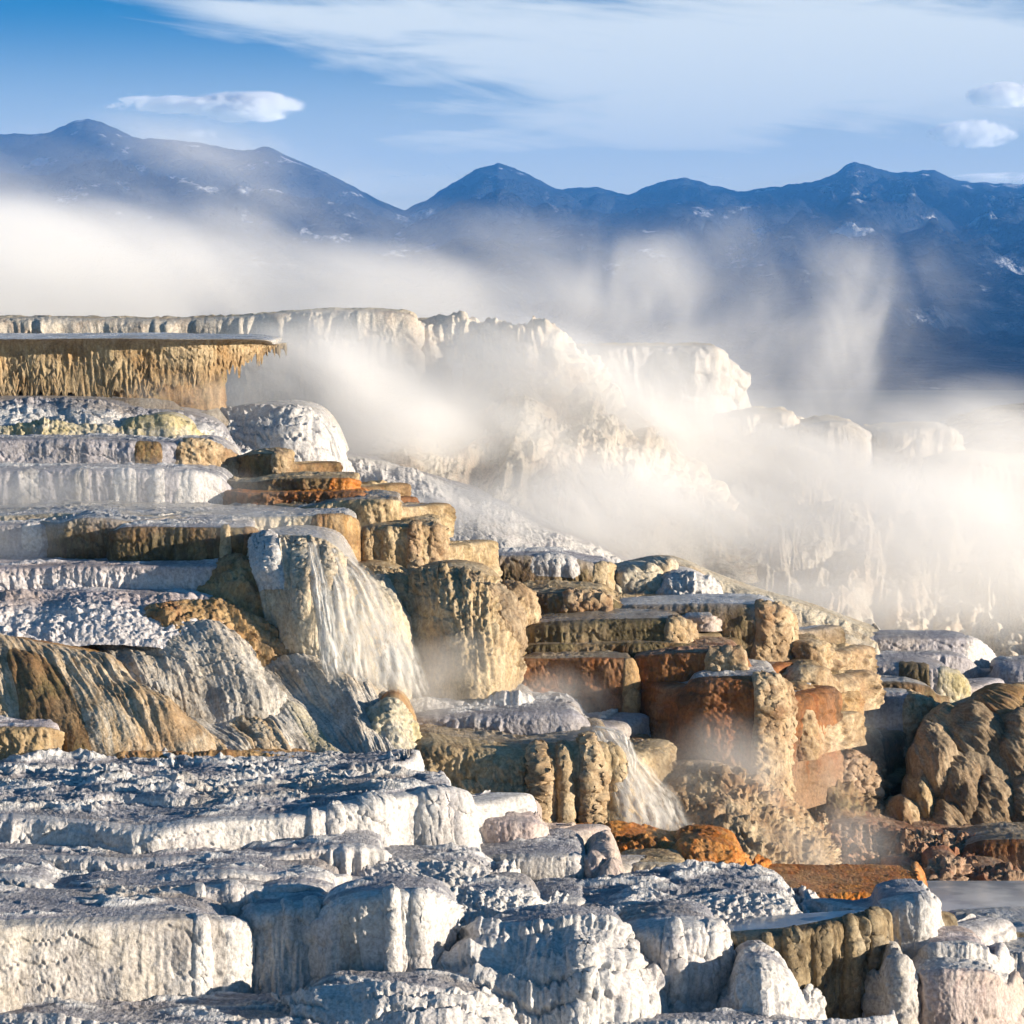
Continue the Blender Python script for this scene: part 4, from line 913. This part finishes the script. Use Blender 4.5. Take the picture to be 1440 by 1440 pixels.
# orange patch
terrace('bright orange bacterial mound beside the lower waterfall',
        [(940, 1205, 41.2), (965, 1186, 40.8), (1005, 1184, 40.7), (1038, 1194, 40.8), (1056, 1222, 41.3)],
        [(940, 1258), (965, 1264), (1005, 1268), (1045, 1266), (1068, 1258)], flare=0.9, n=2.4, back=1.2, face='orange_mat', top='orange_mat', pop=0.06, popsize=0.13)
terrace('thin orange-rust strip of lumpy mat under the tan terrace', [(765, 1178, 41.6), (800, 1174, 41.4), (860, 1178, 41.2), (920, 1184, 41.1), (965, 1190, 41.2)], [(765, 1205), (800, 1210), (860, 1225), (920, 1230), (965, 1240)], flare=0.8, n=2, back=1, face='orange_mat', top='orange_mat', pop=0.09, popsize=0.12)
terrace('tan dripping face just below the orange mound', [(862, 1222, 40), (885, 1214, 39.7), (930, 1212, 39.6), (962, 1216, 39.7), (978, 1234, 40.2)], [(862, 1276), (885, 1280), (930, 1282), (966, 1282), (985, 1276)], flare=0.3, n=4, back=0.9, face='cream_travertine', top='tan_travertine', flute=0.2, afl=0.1)
terrace('flat orange mat spreading right from the orange mound', [(1050, 1262, 39.8), (1110, 1256, 39.8), (1190, 1258, 39.8), (1255, 1256, 39.9), (1290, 1250, 40.2)], [(1050, 1285), (1110, 1285), (1190, 1285), (1255, 1285), (1295, 1280)], flare=0.5, n=2, back=2.0, face='orange_mat', top='orange_mat', pop=0.03, atop=0.015, ledges=None)
# ------------------------------------------------------------------ falling water and pools
def foam_material():
    m = bpy.data.materials.new('falling_water')
    m.use_nodes = True
    t = NT(m.node_tree)
    uv = t.new('ShaderNodeUVMap', uv_map='flow').outputs[0]
    u, v, _ = t.sepxyz(uv)
    s = t.noise(t.comb(t.math('MULTIPLY', u, 11.0), t.math('MULTIPLY', v, 4.0), 0.0), 1.0, 4.0, 0.65)
    s2 = t.noise(t.comb(t.math('MULTIPLY', u, 36.0), t.math('MULTIPLY', v, 11.0), 3.0), 1.0, 3.0, 0.65)
    b = t.new('ShaderNodeBsdfPrincipled')
    t.put(b.inputs['Base Color'], t.mix(t.mapr(s2, 0.35, 0.65), rgb((0.84, 0.83, 0.79)), rgb((0.92, 0.92, 0.90))))
    b.inputs['Roughness'].default_value = 0.45
    edge = t.new('ShaderNodeAttribute', attribute_name='fall').outputs['Fac']
    t.put(b.inputs['Alpha'], t.math('MULTIPLY', t.mapr(edge, 0.0, 0.95), t.mapr(t.math('ADD', t.math('MULTIPLY', s, 0.65), t.math('MULTIPLY', s2, 0.35)), 0.36, 0.56, 0.32, 0.95)))
    bp = t.new('ShaderNodeBump')
    bp.inputs['Distance'].default_value = 0.03
    bp.inputs['Strength'].default_value = 0.35
    t.put(bp.inputs['Height'], s2)
    t.put(b.inputs['Normal'], bp.outputs[0])
    tl = t.new('ShaderNodeBsdfTranslucent')
    tl.inputs['Color'].default_value = rgb((0.92, 0.91, 0.87))
    tr = t.new('ShaderNodeBsdfTransparent')
    alpha = b.inputs['Alpha'].links[0].from_socket
    t.t.links.remove(b.inputs['Alpha'].links[0])
    m1 = t.new('ShaderNodeMixShader')
    m1.inputs[0].default_value = 0.45
    t.put(m1.inputs[1], b.outputs[0])
    t.put(m1.inputs[2], tl.outputs[0])
    m2 = t.new('ShaderNodeMixShader')
    t.put(m2.inputs[0], alpha)
    t.put(m2.inputs[1], tr.outputs[0])
    t.put(m2.inputs[2], m1.outputs[0])
    o = t.new('ShaderNodeOutputMaterial')
    t.put(o.inputs[0], m2.outputs[0])
    return m


MATS['falling_water'] = foam_material()


def waterfall(label, streams):
    """each stream: path [(x, y, metres)], half width in pixels at top and bottom"""
    root = None
    for k, (path, w0, w1) in enumerate(streams):
        W3 = spline([at(*p) for p in path], 90)
        if root is None:
            root = empty('waterfall', W3[-1])
            tag(root, label, 'waterfall', 'streams of falling hot water')
        d = path[0][2]
        nu = 30
        v = np.linspace(0, 1, len(W3))[:, None]
        u = np.linspace(-1, 1, nu)[None]
        wid = (w0 + (w1 - w0) * v) * d / F * (1 + 0.25 * noise3(v * 4, 0, 0, 900 + k))
        off = 0.10 * np.sqrt(np.clip(1 - u * u, 0, 1)) + 0.05 * np.abs(noise3(u * 2.5 + v, v * 3.5, 0, 910 + k)) + 0.02 * noise3(u * 7, v * 14, 0, 920 + k)
        P = np.stack([W3[:, None, 0] + wid * u + 0.03 * noise3(v * 9, u, 0, 930 + k), W3[:, None, 1] - off + 0 * u, W3[:, None, 2] + 0.04 * noise3(u * 5, v * 3, 4, 940 + k)], 2)
        L = np.concatenate([[0], np.cumsum(np.linalg.norm(np.diff(W3, axis=0), axis=1))])[:, None]
        UV = np.stack([wid * u + k * 3.1, L + 0 * u], 2)
        grid_mesh('stream', P, MATS['falling_water'], root, UV, np.broadcast_to((1 - u * u) * sstep(0, 0.06, v) * (1 - 0.8 * sstep(0.82, 1.0, v)), P.shape[:2]))
    return root


waterfall('white waterfall dropping off the right flank of the big cream cascade',
          [([(474, 778, 47.2), (500, 806, 46.4), (522, 856, 45.6), (540, 916, 45.1), (552, 978, 44.9)], 22, 46),
           ([(458, 768, 47.0), (474, 820, 45.8), (488, 890, 45.0), (502, 968, 44.7)], 18, 32),
           ([(498, 796, 47.4), (528, 842, 46.6), (552, 892, 46.0), (570, 935, 45.6), (588, 988, 45.4)], 14, 30),
           ([(436, 760, 46.9), (448, 815, 45.6), (460, 890, 44.9), (470, 955, 44.6)], 10, 18)])
waterfall('lower waterfall spilling in white strands beside the broad tan terrace',
          [([(846, 1024, 43.6), (862, 1050, 43.2), (880, 1090, 42.8), (900, 1135, 42.5), (912, 1176, 42.3)], 18, 46),
           ([(858, 1036, 43.9), (890, 1075, 43.5), (920, 1115, 43.2), (948, 1172, 42.9)], 16, 40),
           ([(838, 1020, 44.3), (870, 1030, 43.9), (884, 1062, 43.5), (890, 1100, 43.2)], 10, 12)])
waterfall('thin veil of water running down the white cascade mound by the overhanging basin',
          [([(405, 578, 61.2), (420, 600, 60.5), (432, 650, 59.9), (438, 692, 59.6)], 14, 22),
           ([(440, 584, 61.2), (462, 612, 60.8), (476, 650, 60.4), (484, 690, 60.2)], 12, 16)])


def pool(front, depth, level=0.0):
    f = spline([at(*p) for p in front], 60)
    z = float(np.mean(f[:, 2])) + level
    yb = f[:, 1].max() + depth
    rows = []
    for k in np.linspace(1, 0, 12):
        r = f.copy()
        r[:, 1] = r[:, 1] + (yb - r[:, 1]) * k
        r[:, 2] = z
        rows.append(r)
    P = np.stack(rows)
    o = grid_mesh('water', P, MATS['pool_water'], None, P[..., :2], np.zeros(P.shape[:2]))
    tag(o, kind='structure')


pool([(1300, 1296, 39.9), (1340, 1290, 39.8), (1400, 1288, 39.7), (1520, 1287, 39.7)], 2.5, 0.0)

# ------------------------------------------------------------------ ground
def ground_material():
    m = rock('ground_crust_and_forest', (0.66, 0.62, 0.56), (0.5, 0.45, 0.38), (0.25, 0.2, 0.15), OCHRE, 0.5, 0.25)
    t = NT.__new__(NT)
    t.t, t.n = m.node_tree, m.node_tree.nodes
    b = [n for n in t.n if n.type == 'BSDF_PRINCIPLED'][0]
    src = b.inputs['Base Color'].links[0].from_socket
    pos = t.new('ShaderNodeNewGeometry').outputs['Position']
    far = t.mapr(t.vmath('LENGTH', pos), 140.0, 220.0)
    wood = t.mix(t.mapr(t.noise(pos, 0.012, 5.0, 0.6), 0.4, 0.65), rgb((0.030, 0.040, 0.040)), rgb((0.075, 0.075, 0.055)))
    t.put(b.inputs['Base Color'], t.mix(far, src, wood))
    return m


def build_ground():
    Sm = np.concatenate(SAMPLES)
    gx = np.concatenate([[-9400, -4000, -1500, -500, -200, -80, -40], np.arange(-24, 24.1, 0.5), [40, 80, 200, 500, 1500, 4000, 9400]])
    gy = np.concatenate([[-300, -60, 0, 14, 22], np.arange(26, 100.1, 0.5), [115, 140, 200, 400, 900, 2000, 4500, 7500, 9800]])
    X, Y = np.meshgrid(gx, gy)
    qx, qy = X.ravel(), Y.ravel()
    out = np.empty(len(qx))
    for a in range(0, len(qx), 2000):
        d2 = (qx[a:a + 2000, None] - Sm[None, :, 0]) ** 2 + (qy[a:a + 2000, None] - Sm[None, :, 1]) ** 2
        wgt = 1 / (d2 + 0.05) ** 2
        out[a:a + 2000] = (wgt @ Sm[:, 2]) / wgt.sum(1)
    Zg = out.reshape(X.shape) - 0.25 - 0.05 * np.clip(Y - 50, 0, 40)
    r = np.hypot(np.maximum(0, np.abs(X) - 24), np.maximum(0, np.maximum(26 - Y, Y - 96)))
    k = sstep(0, 160, r)
    Zg = Zg * (1 - k) + (-60.0) * k
    Zg = np.where(Y < 24, np.minimum(Zg, -9.5), Zg)
    P = np.stack([X, Y, Zg], 2)[::-1]
    UV = np.stack([X, Y], 2)[::-1]
    o = grid_mesh('ground', P, ground_material(), None, UV, np.zeros(X.shape))
    tag(o, kind='structure')


build_ground()


# ------------------------------------------------------------------ mountains
def mountain_material(name, dark, mid, snow_lo, snow_hi, snow_k):
    m = bpy.data.materials.new(name)
    m.use_nodes = True
    t = NT(m.node_tree)
    g = t.new('ShaderNodeNewGeometry')
    pos = g.outputs['Position']
    z = t.sepxyz(pos)[2]
    n1 = t.noise(pos, 0.006, 6.0, 0.65)
    n2 = t.noise(pos, 0.03, 4.0, 0.7)
    c = t.mix(t.mapr(t.math('ADD', t.math('MULTIPLY', n1, 0.6), t.math('MULTIPLY', n2, 0.4)), 0.42, 0.60), rgb(dark), rgb(mid))
    s = t.math('ADD', t.math('ADD', t.math('MULTIPLY', n2, 0.55), t.math('MULTIPLY', n1, 0.6)), t.math('MULTIPLY', z, 0.00045))
    steep = t.mapr(t.noise(t.vmath('MULTIPLY', pos, (1.0, 0.25, 1.6)), 0.009, 5.0, 0.62), 0.58, 0.68)
    sn = t.math('MULTIPLY', t.mapr(s, snow_lo, snow_hi), t.math('MAXIMUM', steep, 0.05))
    c = t.mix(t.math('MULTIPLY', sn, snow_k), c, rgb((0.80, 0.82, 0.86)))
    b = t.new('ShaderNodeBsdfPrincipled')
    t.put(b.inputs['Base Color'], c)
    b.inputs['Roughness'].default_value = 0.95
    b.inputs['Specular IOR Level'].default_value = 0.05
    bp = t.new('ShaderNodeBump')
    bp.inputs['Distance'].default_value = 55.0
    bp.inputs['Strength'].default_value = 1.0
    t.put(bp.inputs['Height'], t.math('ADD', n2, t.math('MULTIPLY', n1, 2.0)))
    t.put(b.inputs['Normal'], bp.outputs[0])
    o = t.new('ShaderNodeOutputMaterial')
    t.put(o.inputs[0], b.outputs[0])
    return m


def mountain(sil, D, base_d, mat, amp, seed, bz=-60.0, name='mountain', jag=2.0, nx=520, nr=110):
    sil = np.array(sil, float)
    px = np.linspace(sil[0, 0], sil[-1, 0], nx)
    sy = np.interp(px, sil[:, 0], sil[:, 1])
    kern = np.hanning(9)
    kern /= kern.sum()
    sy = np.convolve(np.pad(sy, 4, mode='edge'), kern, 'valid')
    sy = sy - jag * fbm(px / 16.0, 0, 0, seed, 4)
    ridge = np.array([at(x, y, D) for x, y in zip(px, sy)])
    # rows: foot to ridge, then down the far side
    t = np.concatenate([np.linspace(0, 1, nr), [1.03, 1.07]])
    dd = base_d + (D - base_d) * t
    X = (ridge[:, 0] / D)[None] * dd[:, None]
    Y = np.broadcast_to(dd[:, None], X.shape).copy()
    g = np.where(t < 1, 0.35 * t + 0.65 * t ** 1.9, 1 - (t - 1) * 3.0)[:, None]
    Z = bz + (ridge[:, 2] - bz)[None] * g
    wx = X + 0.16 * D * 0.4 * fbm(X / 900, Y / 900, 0, seed + 5, 2)
    rid = 1 - np.abs(noise3(wx / 520, Y / 1500, 0, seed + 6)) * 2
    rid2 = 1 - np.abs(noise3(wx / 190, Y / 520, 3, seed + 7)) * 2
    rid3 = fbm(X / 70, Y / 150, 5, seed + 8, 3)
    e = np.clip(np.sin(np.clip(t, 0, 1) * math.pi) ** 0.8, 0, 1)[:, None]
    Z = Z + e * amp * (rid * 0.9 + rid2 * 0.4 + rid3 * 0.14 - 0.5) * (dd / D)[:, None]
    cap = (ridge[:, 2] / D)[None] * dd[:, None]
    Z = np.minimum(Z, cap - 0.012 * D * (1 - np.minimum(t, 1))[:, None])
    P = np.stack([X, Y, Z], 2)[::-1]
    o = grid_mesh(name, P, mat, None, None, None)
    tag(o, kind='structure')
    return o


M1 = mountain_material('mountain_woods', (0.008, 0.018, 0.038), (0.016, 0.032, 0.062), 0.57, 0.70, 0.95)
mountain([(560, 350), (700, 300), (800, 264), (840, 263), (885, 275), (904, 264), (935, 254), (962, 249), (985, 256), (1010, 262), (1040, 270), (1075, 264), (1110, 260), (1150, 254), (1176, 244), (1190, 231), (1200, 227),
          (1216, 231), (1240, 239), (1262, 243), (1290, 241), (1310, 237), (1322, 243), (1345, 254), (1380, 257), (1440, 259), (1520, 250), (1650, 230), (1900, 300), (2300, 330)], 9000, 2200, M1, 190, 31)
mountain([(200, 420), (480, 340), (560, 300), (580, 290), (604, 279), (625, 264), (650, 250), (672, 236), (690, 233), (704, 228), (722, 236), (745, 246), (775, 262), (800, 271), (850, 300), (920, 330), (1000, 362), (1120, 400), (1250, 425), (1500, 450)],
         8700, 2200, M1, 190, 47)
mountain([(-900, 300), (-600, 240), (-300, 215), (-80, 190), (20, 188), (62, 189), (86, 178), (108, 169), (128, 167), (148, 173), (168, 183), (190, 194), (240, 196), (290, 202), (330, 211), (358, 211), (368, 205), (380, 206), (394, 215), (440, 234), (490, 258), (530, 280),
          (568, 296), (640, 325), (720, 352), (800, 380), (900, 410), (1050, 440)], 8300, 2200, M1, 180, 63)
M2 = mountain_material('near_hill_scrub', (0.03, 0.032, 0.03), (0.07, 0.068, 0.055), 0.9, 1.0, 0.3)
mountain([(1180, 640), (1290, 602), (1340, 585), (1390, 572), (1440, 566), (1520, 556), (1700, 540), (2000, 560)], 420, 260, M2, 3.0, 77, bz=-34.0, name='hill', jag=1.0, nx=200, nr=50)


# ------------------------------------------------------------------ steam and clouds
def ball(name, c, r, mat, seg=24):
    ph = np.linspace(0, 2 * math.pi, seg + 1)[None]
    th = np.linspace(0, math.pi, seg // 2 + 1)[:, None]
    bm_v, faces = [], []
    import bmesh
    bm = bmesh.new()
    bmesh.ops.create_icosphere(bm, subdivisions=3, radius=1.03)
    me = bpy.data.meshes.new(name)
    bm.to_mesh(me)
    bm.free()
    me.materials.append(mat)
    o = bpy.data.objects.new(name, me)
    o.location = c
    o.scale = r
    COL.objects.link(o)
    return o


def vapour(name, dens, scale, lo, hi, seed, edge=0.7, stretch=(1, 1, 1), detail=4.0, color=(1, 1, 1), aniso=0.0, wob=0.5, low=0.0, drift=None):
    m = bpy.data.materials.new(name)
    m.use_nodes = True
    t = NT(m.node_tree)
    oc = t.new('ShaderNodeTexCoord').outputs['Object']
    pos = t.new('ShaderNodeNewGeometry').outputs['Position']
    p = t.vmath('ADD', t.vmath('MULTIPLY', pos, stretch), (seed * 3.7, seed * 1.3, seed * 2.1))
    if drift:
        ca, sa = math.cos(math.radians(drift)), math.sin(math.radians(drift))
        px_, py_, pz_ = t.sepxyz(p)
        al = t.math('SUBTRACT', t.math('MULTIPLY', px_, ca), t.math('MULTIPLY', pz_, sa))
        ac = t.math('ADD', t.math('MULTIPLY', px_, sa), t.math('MULTIPLY', pz_, ca))
        p = t.comb(t.math('MULTIPLY', al, 0.5), py_, t.math('MULTIPLY', ac, 1.25))
    n = t.noise(p, scale, detail, 0.6, 0.7)
    r = t.vmath('LENGTH', oc)
    sh = t.math('ADD', t.math('SUBTRACT', 1.0, r), t.math('MULTIPLY', t.math('SUBTRACT', n, 0.5), wob))
    body = t.mapr(sh, 0.0, edge)
    rim = t.mapr(r, 0.82, 1.0, 1.0, 0.0)
    d = t.math('MULTIPLY', t.math('MULTIPLY', body, rim), t.mapr(n, lo, hi, low, 1.0))
    d = t.math('MULTIPLY', d, dens)
    v = t.new('ShaderNodeVolumePrincipled')
    v.inputs['Color'].default_value = rgb(color)
    v.inputs['Anisotropy'].default_value = aniso
    v.inputs['Density Attribute'].default_value = ''
    t.put(v.inputs['Density'], d)
    o = t.new('ShaderNodeOutputMaterial')
    t.put(o.inputs['Volume'], v.outputs[0])
    m.cycles.volume_step_rate = 0.6
    return m


def steam(label, x, y, d, rx, ry, rd, dens, scale=0.3, lo=0.30, hi=0.62, seed=0, **kw):
    k = d / F
    mt = vapour('steam_vapour', dens, scale, lo, hi, seed, **kw)
    o = ball('steam_cloud', at(x, y, d), (rx * k, rd, ry * k), mt)
    tag(o, label, 'steam', 'banks and wisps of steam')
    return o


# behind the upper rim
steam('thick white steam bank filling the left behind the upper rim', -20, 410, 92, 480, 160, 9, 0.72, 0.14, 0.26, 0.66, 1, edge=0.9, drift=20)
steam('steam bank rolling right behind the cream cliff top', 400, 430, 92, 400, 115, 8, 0.63, 0.15, 0.30, 0.68, 2, edge=0.9, drift=25)
steam('thin rising steam veil in front of the left mountain', 170, 290, 96, 480, 150, 8, 0.24, 0.11, 0.40, 0.72, 3, edge=0.9, drift=25)
steam('ragged steam tongue over the knobbly cliff', 690, 430, 96, 230, 90, 6, 0.26, 0.2, 0.36, 0.68, 4, edge=0.8, drift=35)
steam('wispy plume rising behind the cliff block', 940, 430, 104, 200, 120, 6, 0.240, 0.26, 0.42, 0.70, 5, edge=0.9, stretch=(1.2, 1, 0.8), detail=6.0)
steam('tall bright plume rising against the blue mountain', 1190, 440, 106, 110, 130, 5, 0.280, 0.26, 0.40, 0.66, 6, edge=0.9, stretch=(1.4, 1, 0.7), detail=6.0)
steam('broad thin plume right of the cliff block', 1090, 520, 104, 260, 120, 6, 0.210, 0.26, 0.38, 0.70, 7, edge=0.9, stretch=(1.2, 1, 0.8), detail=6.0)
steam('torn vertical wisp over the cliff block', 870, 400, 108, 110, 110, 5, 0.192, 0.26, 0.42, 0.68, 28, edge=0.9, stretch=(1.5, 1, 0.6), detail=6.0)
# the steaming hollow between the stairs and the cliffs
steam('bright steam welling up beside the overhanging basin', 470, 540, 68.8, 240, 150, 3, 0.85, 0.3, 0.32, 0.70, 9, edge=0.9, drift=35)
steam('steam drift over the smooth white slope in the hollow', 640, 660, 68, 330, 120, 3.2, 0.77, 0.26, 0.30, 0.68, 10, edge=0.9, drift=35)
steam('thin steam over the front of the knobbly cliff', 740, 570, 69, 350, 150, 3, 0.76, 0.26, 0.32, 0.72, 11, edge=0.9, drift=35)
steam('dense steam bank in the middle of the hollow', 900, 720, 65, 330, 115, 4, 0.90, 0.26, 0.26, 0.64, 12, edge=0.9, drift=30)
steam('great dense steam bank filling the right of the hollow', 1290, 780, 66, 400, 165, 5, 0.624, 0.22, 0.22, 0.64, 13, edge=0.9, drift=25)
steam('upper fringe of steam rising along the veiled hillside', 1160, 640, 76, 420, 110, 5, 0.95, 0.26, 0.34, 0.70, 14, edge=0.9, drift=15)
steam('thin steam veiling the isolated cliff block', 930, 560, 82, 230, 130, 3, 0.61, 0.24, 0.32, 0.70, 23, edge=0.9, drift=30)
steam('low steam hugging the foot of the blue-shadowed terrace', 1120, 850, 60, 300, 60, 2, 0.80, 0.35, 0.28, 0.66, 24, edge=0.9, drift=20)
steam('bright mist pouring past the free end of the overhanging basin', 450, 520, 65, 160, 90, 1.6, 1.19, 0.4, 0.28, 0.66, 29, edge=0.9, drift=40)
# local wisps
steam('spray and steam at the foot of the cream cascade', 600, 935, 45.7, 170, 80, 1.3, 0.6, 0.6, 0.32, 0.66, 15, edge=0.9)
steam('steam wisp against the foot of the left rust wall', 770, 985, 46.3, 120, 60, 0.9, 0.45, 0.6, 0.32, 0.66, 16, edge=0.9)
steam('steam drifting across the foot of the tall column', 1020, 1100, 44.4, 170, 120, 1.1, 0.540, 0.5, 0.32, 0.68, 17, edge=0.9)
steam('steam drifting over the misty pool at the edge of the orange mat', 1120, 1190, 43.0, 190, 90, 1.1, 0.588, 0.5, 0.34, 0.68, 18, edge=0.9)
steam('pale mist along the icy ledges on the left', 90, 690, 52.2, 340, 60, 0.9, 0.77, 0.4, 0.30, 0.68, 19, edge=0.9, drift=12)
steam('faint mist before the grey misted ledge', 10, 760, 48.6, 150, 50, 0.7, 0.4, 0.5, 0.3, 0.66, 20, edge=0.9)
steam('low vapour over the water at the right edge', 1400, 1275, 40.5, 130, 34, 0.8, 0.35, 0.6, 0.3, 0.66, 21, edge=0.9)
steam('vapour curling below the stalactite curtain', 300, 560, 59.6, 180, 46, 0.8, 0.4, 0.5, 0.3, 0.66, 22, edge=0.9)
steam('mist glowing low over the white shelf below the cascade', 690, 1000, 44.9, 170, 42, 0.8, 0.55, 0.6, 0.32, 0.66, 25, edge=0.9)
steam('spray at the foot of the lower waterfall', 950, 1165, 42.2, 90, 40, 0.6, 0.6, 0.8, 0.32, 0.66, 26, edge=0.9)
steam('faint streaming wisp across the middle mountain', 640, 350, 100, 300, 80, 6, 0.10, 0.16, 0.38, 0.70, 31, edge=0.9, drift=30)
steam('faint broad wisp before the right mountain', 1080, 360, 110, 260, 90, 6, 0.100, 0.26, 0.38, 0.70, 32, edge=0.9, drift=60, detail=6.0)
steam('milky veil of steam before the cream cliff and the knobbly cliff', 640, 540, 70.5, 300, 120, 2.0, 0.7, 0.26, 0.24, 0.66, 33, edge=0.9, drift=30)
steam('milky veil of steam low on the veiled ramp', 900, 610, 71, 230, 100, 2.0, 0.7, 0.26, 0.24, 0.66, 34, edge=0.9, drift=35)
steam('pale steam over the far right ledges and fluted cliff band', 1360, 680, 73, 260, 90, 3, 0.480, 0.26, 0.24, 0.66, 35, edge=0.9, drift=15)
steam('broad thin veil of warm steam over the whole hollow', 900, 640, 70, 760, 300, 5, 0.10, 0.2, 0.22, 0.70, 36, edge=1.0, drift=30)
steam('broad thin veil of drifting steam before the mountain feet', 760, 420, 98, 900, 170, 6, 0.035, 0.13, 0.34, 0.74, 37, edge=1.0, drift=35)
steam('pale drifting steam veiling the smooth white slope with grey streaks', 690, 725, 61.5, 260, 75, 1.6, 0.75, 0.3, 0.24, 0.66, 38, edge=1.0, drift=35)
steam('thin steam lifting off the wet shelves in the left middle', 280, 735, 48.0, 240, 36, 0.7, 0.4, 0.5, 0.32, 0.68, 39, edge=1.0)
steam('soft steam curtain rising over the far right cliffs', 1400, 600, 78, 200, 90, 3, 0.5, 0.24, 0.30, 0.70, 40, edge=1.0, drift=10)
steam('low steam around the popcorn nook right of the tall column', 1150, 1090, 47.0, 110, 90, 0.8, 0.35, 0.5, 0.34, 0.68, 41, edge=1.0)
steam('bright steam filling the dark gap below the cream cliff', 560, 600, 66.5, 190, 100, 1.8, 0.9, 0.3, 0.22, 0.62, 42, edge=1.0, drift=35)
steam('wind-torn steam wisps high before the right mountain', 1250, 400, 109, 200, 120, 5, 0.10, 0.3, 0.42, 0.70, 43, edge=1.0, drift=55, detail=6.0)
steam('soft mist in the shadowed nook between column and lobes', 1210, 1040, 48.9, 110, 80, 0.7, 0.35, 0.5, 0.3, 0.66, 44, edge=1.0)



def cloud(label, x, y, d, rx, ry, rd, dens, scale, seed, **kw):
    k = d / F
    mt = vapour('cloud_vapour', dens, scale, 0.38, 0.62, seed, **kw)
    o = ball('cloud', at(x, y, d), (rx * k, rd, ry * k), mt)
    tag(o, label, 'cloud', 'small white clouds over the ridge')
    return o


cloud('bright lens-shaped cloud over the left mountain', 345, 150, 23000, 92, 24, 400, 0.030, 0.0045, 3, edge=0.6, stretch=(0.6, 0.6, 1.4), wob=1.9, detail=6.0)
cloud('thin ragged cloud tail reaching left from the lens-shaped cloud', 230, 147, 23050, 92, 14, 300, 0.024, 0.005, 4, edge=0.6, stretch=(0.5, 0.5, 1.6), wob=2.0, detail=6.0)
cloud('tiny faint cloud patch under the lens-shaped cloud', 286, 188, 23000, 24, 9, 200, 0.006, 0.006, 5, edge=0.7, wob=1.0)
cloud('small white cloud high at the right frame edge', 1415, 134, 23000, 62, 20, 300, 0.026, 0.010, 7, edge=0.6, wob=2.2, detail=6.0)
cloud('small soft cloud lower of the two at the right edge', 1368, 188, 23000, 70, 22, 300, 0.014, 0.010, 9, edge=0.6, wob=2.2, detail=6.0)
cloud('long low cloud strip just above the right ridge', 1420, 250, 23000, 90, 9, 300, 0.02, 0.003, 11, edge=0.6, stretch=(0.5, 0.5, 2.0), wob=0.8)


# ------------------------------------------------------------------ air
def haze():
    m = bpy.data.materials.new('haze_air')
    m.use_nodes = True
    t = NT(m.node_tree)
    v = t.new('ShaderNodeVolumePrincipled')
    v.inputs['Color'].default_value = rgb((0.10, 0.40, 1.0))
    v.inputs['Density'].default_value = HAZE
    v.inputs['Anisotropy'].default_value = 0.0
    o = t.new('ShaderNodeOutputMaterial')
    t.put(o.inputs['Volume'], v.outputs[0])
    import bmesh
    bm = bmesh.new()
    bmesh.ops.create_cube(bm, size=1.0)
    me = bpy.data.meshes.new('haze')
    bm.to_mesh(me)
    bm.free()
    me.materials.append(m)
    o = bpy.data.objects.new('haze', me)
    x0, x1, y0, y1, z0, z1 = -9500, 9500, -310, 9900, -62, 640
    o.location = ((x0 + x1) / 2, (y0 + y1) / 2, (z0 + z1) / 2)
    o.scale = (x1 - x0, y1 - y0, z1 - z0)
    COL.objects.link(o)
    tag(o, kind='stuff')


HAZE = 1.0e-4
haze()
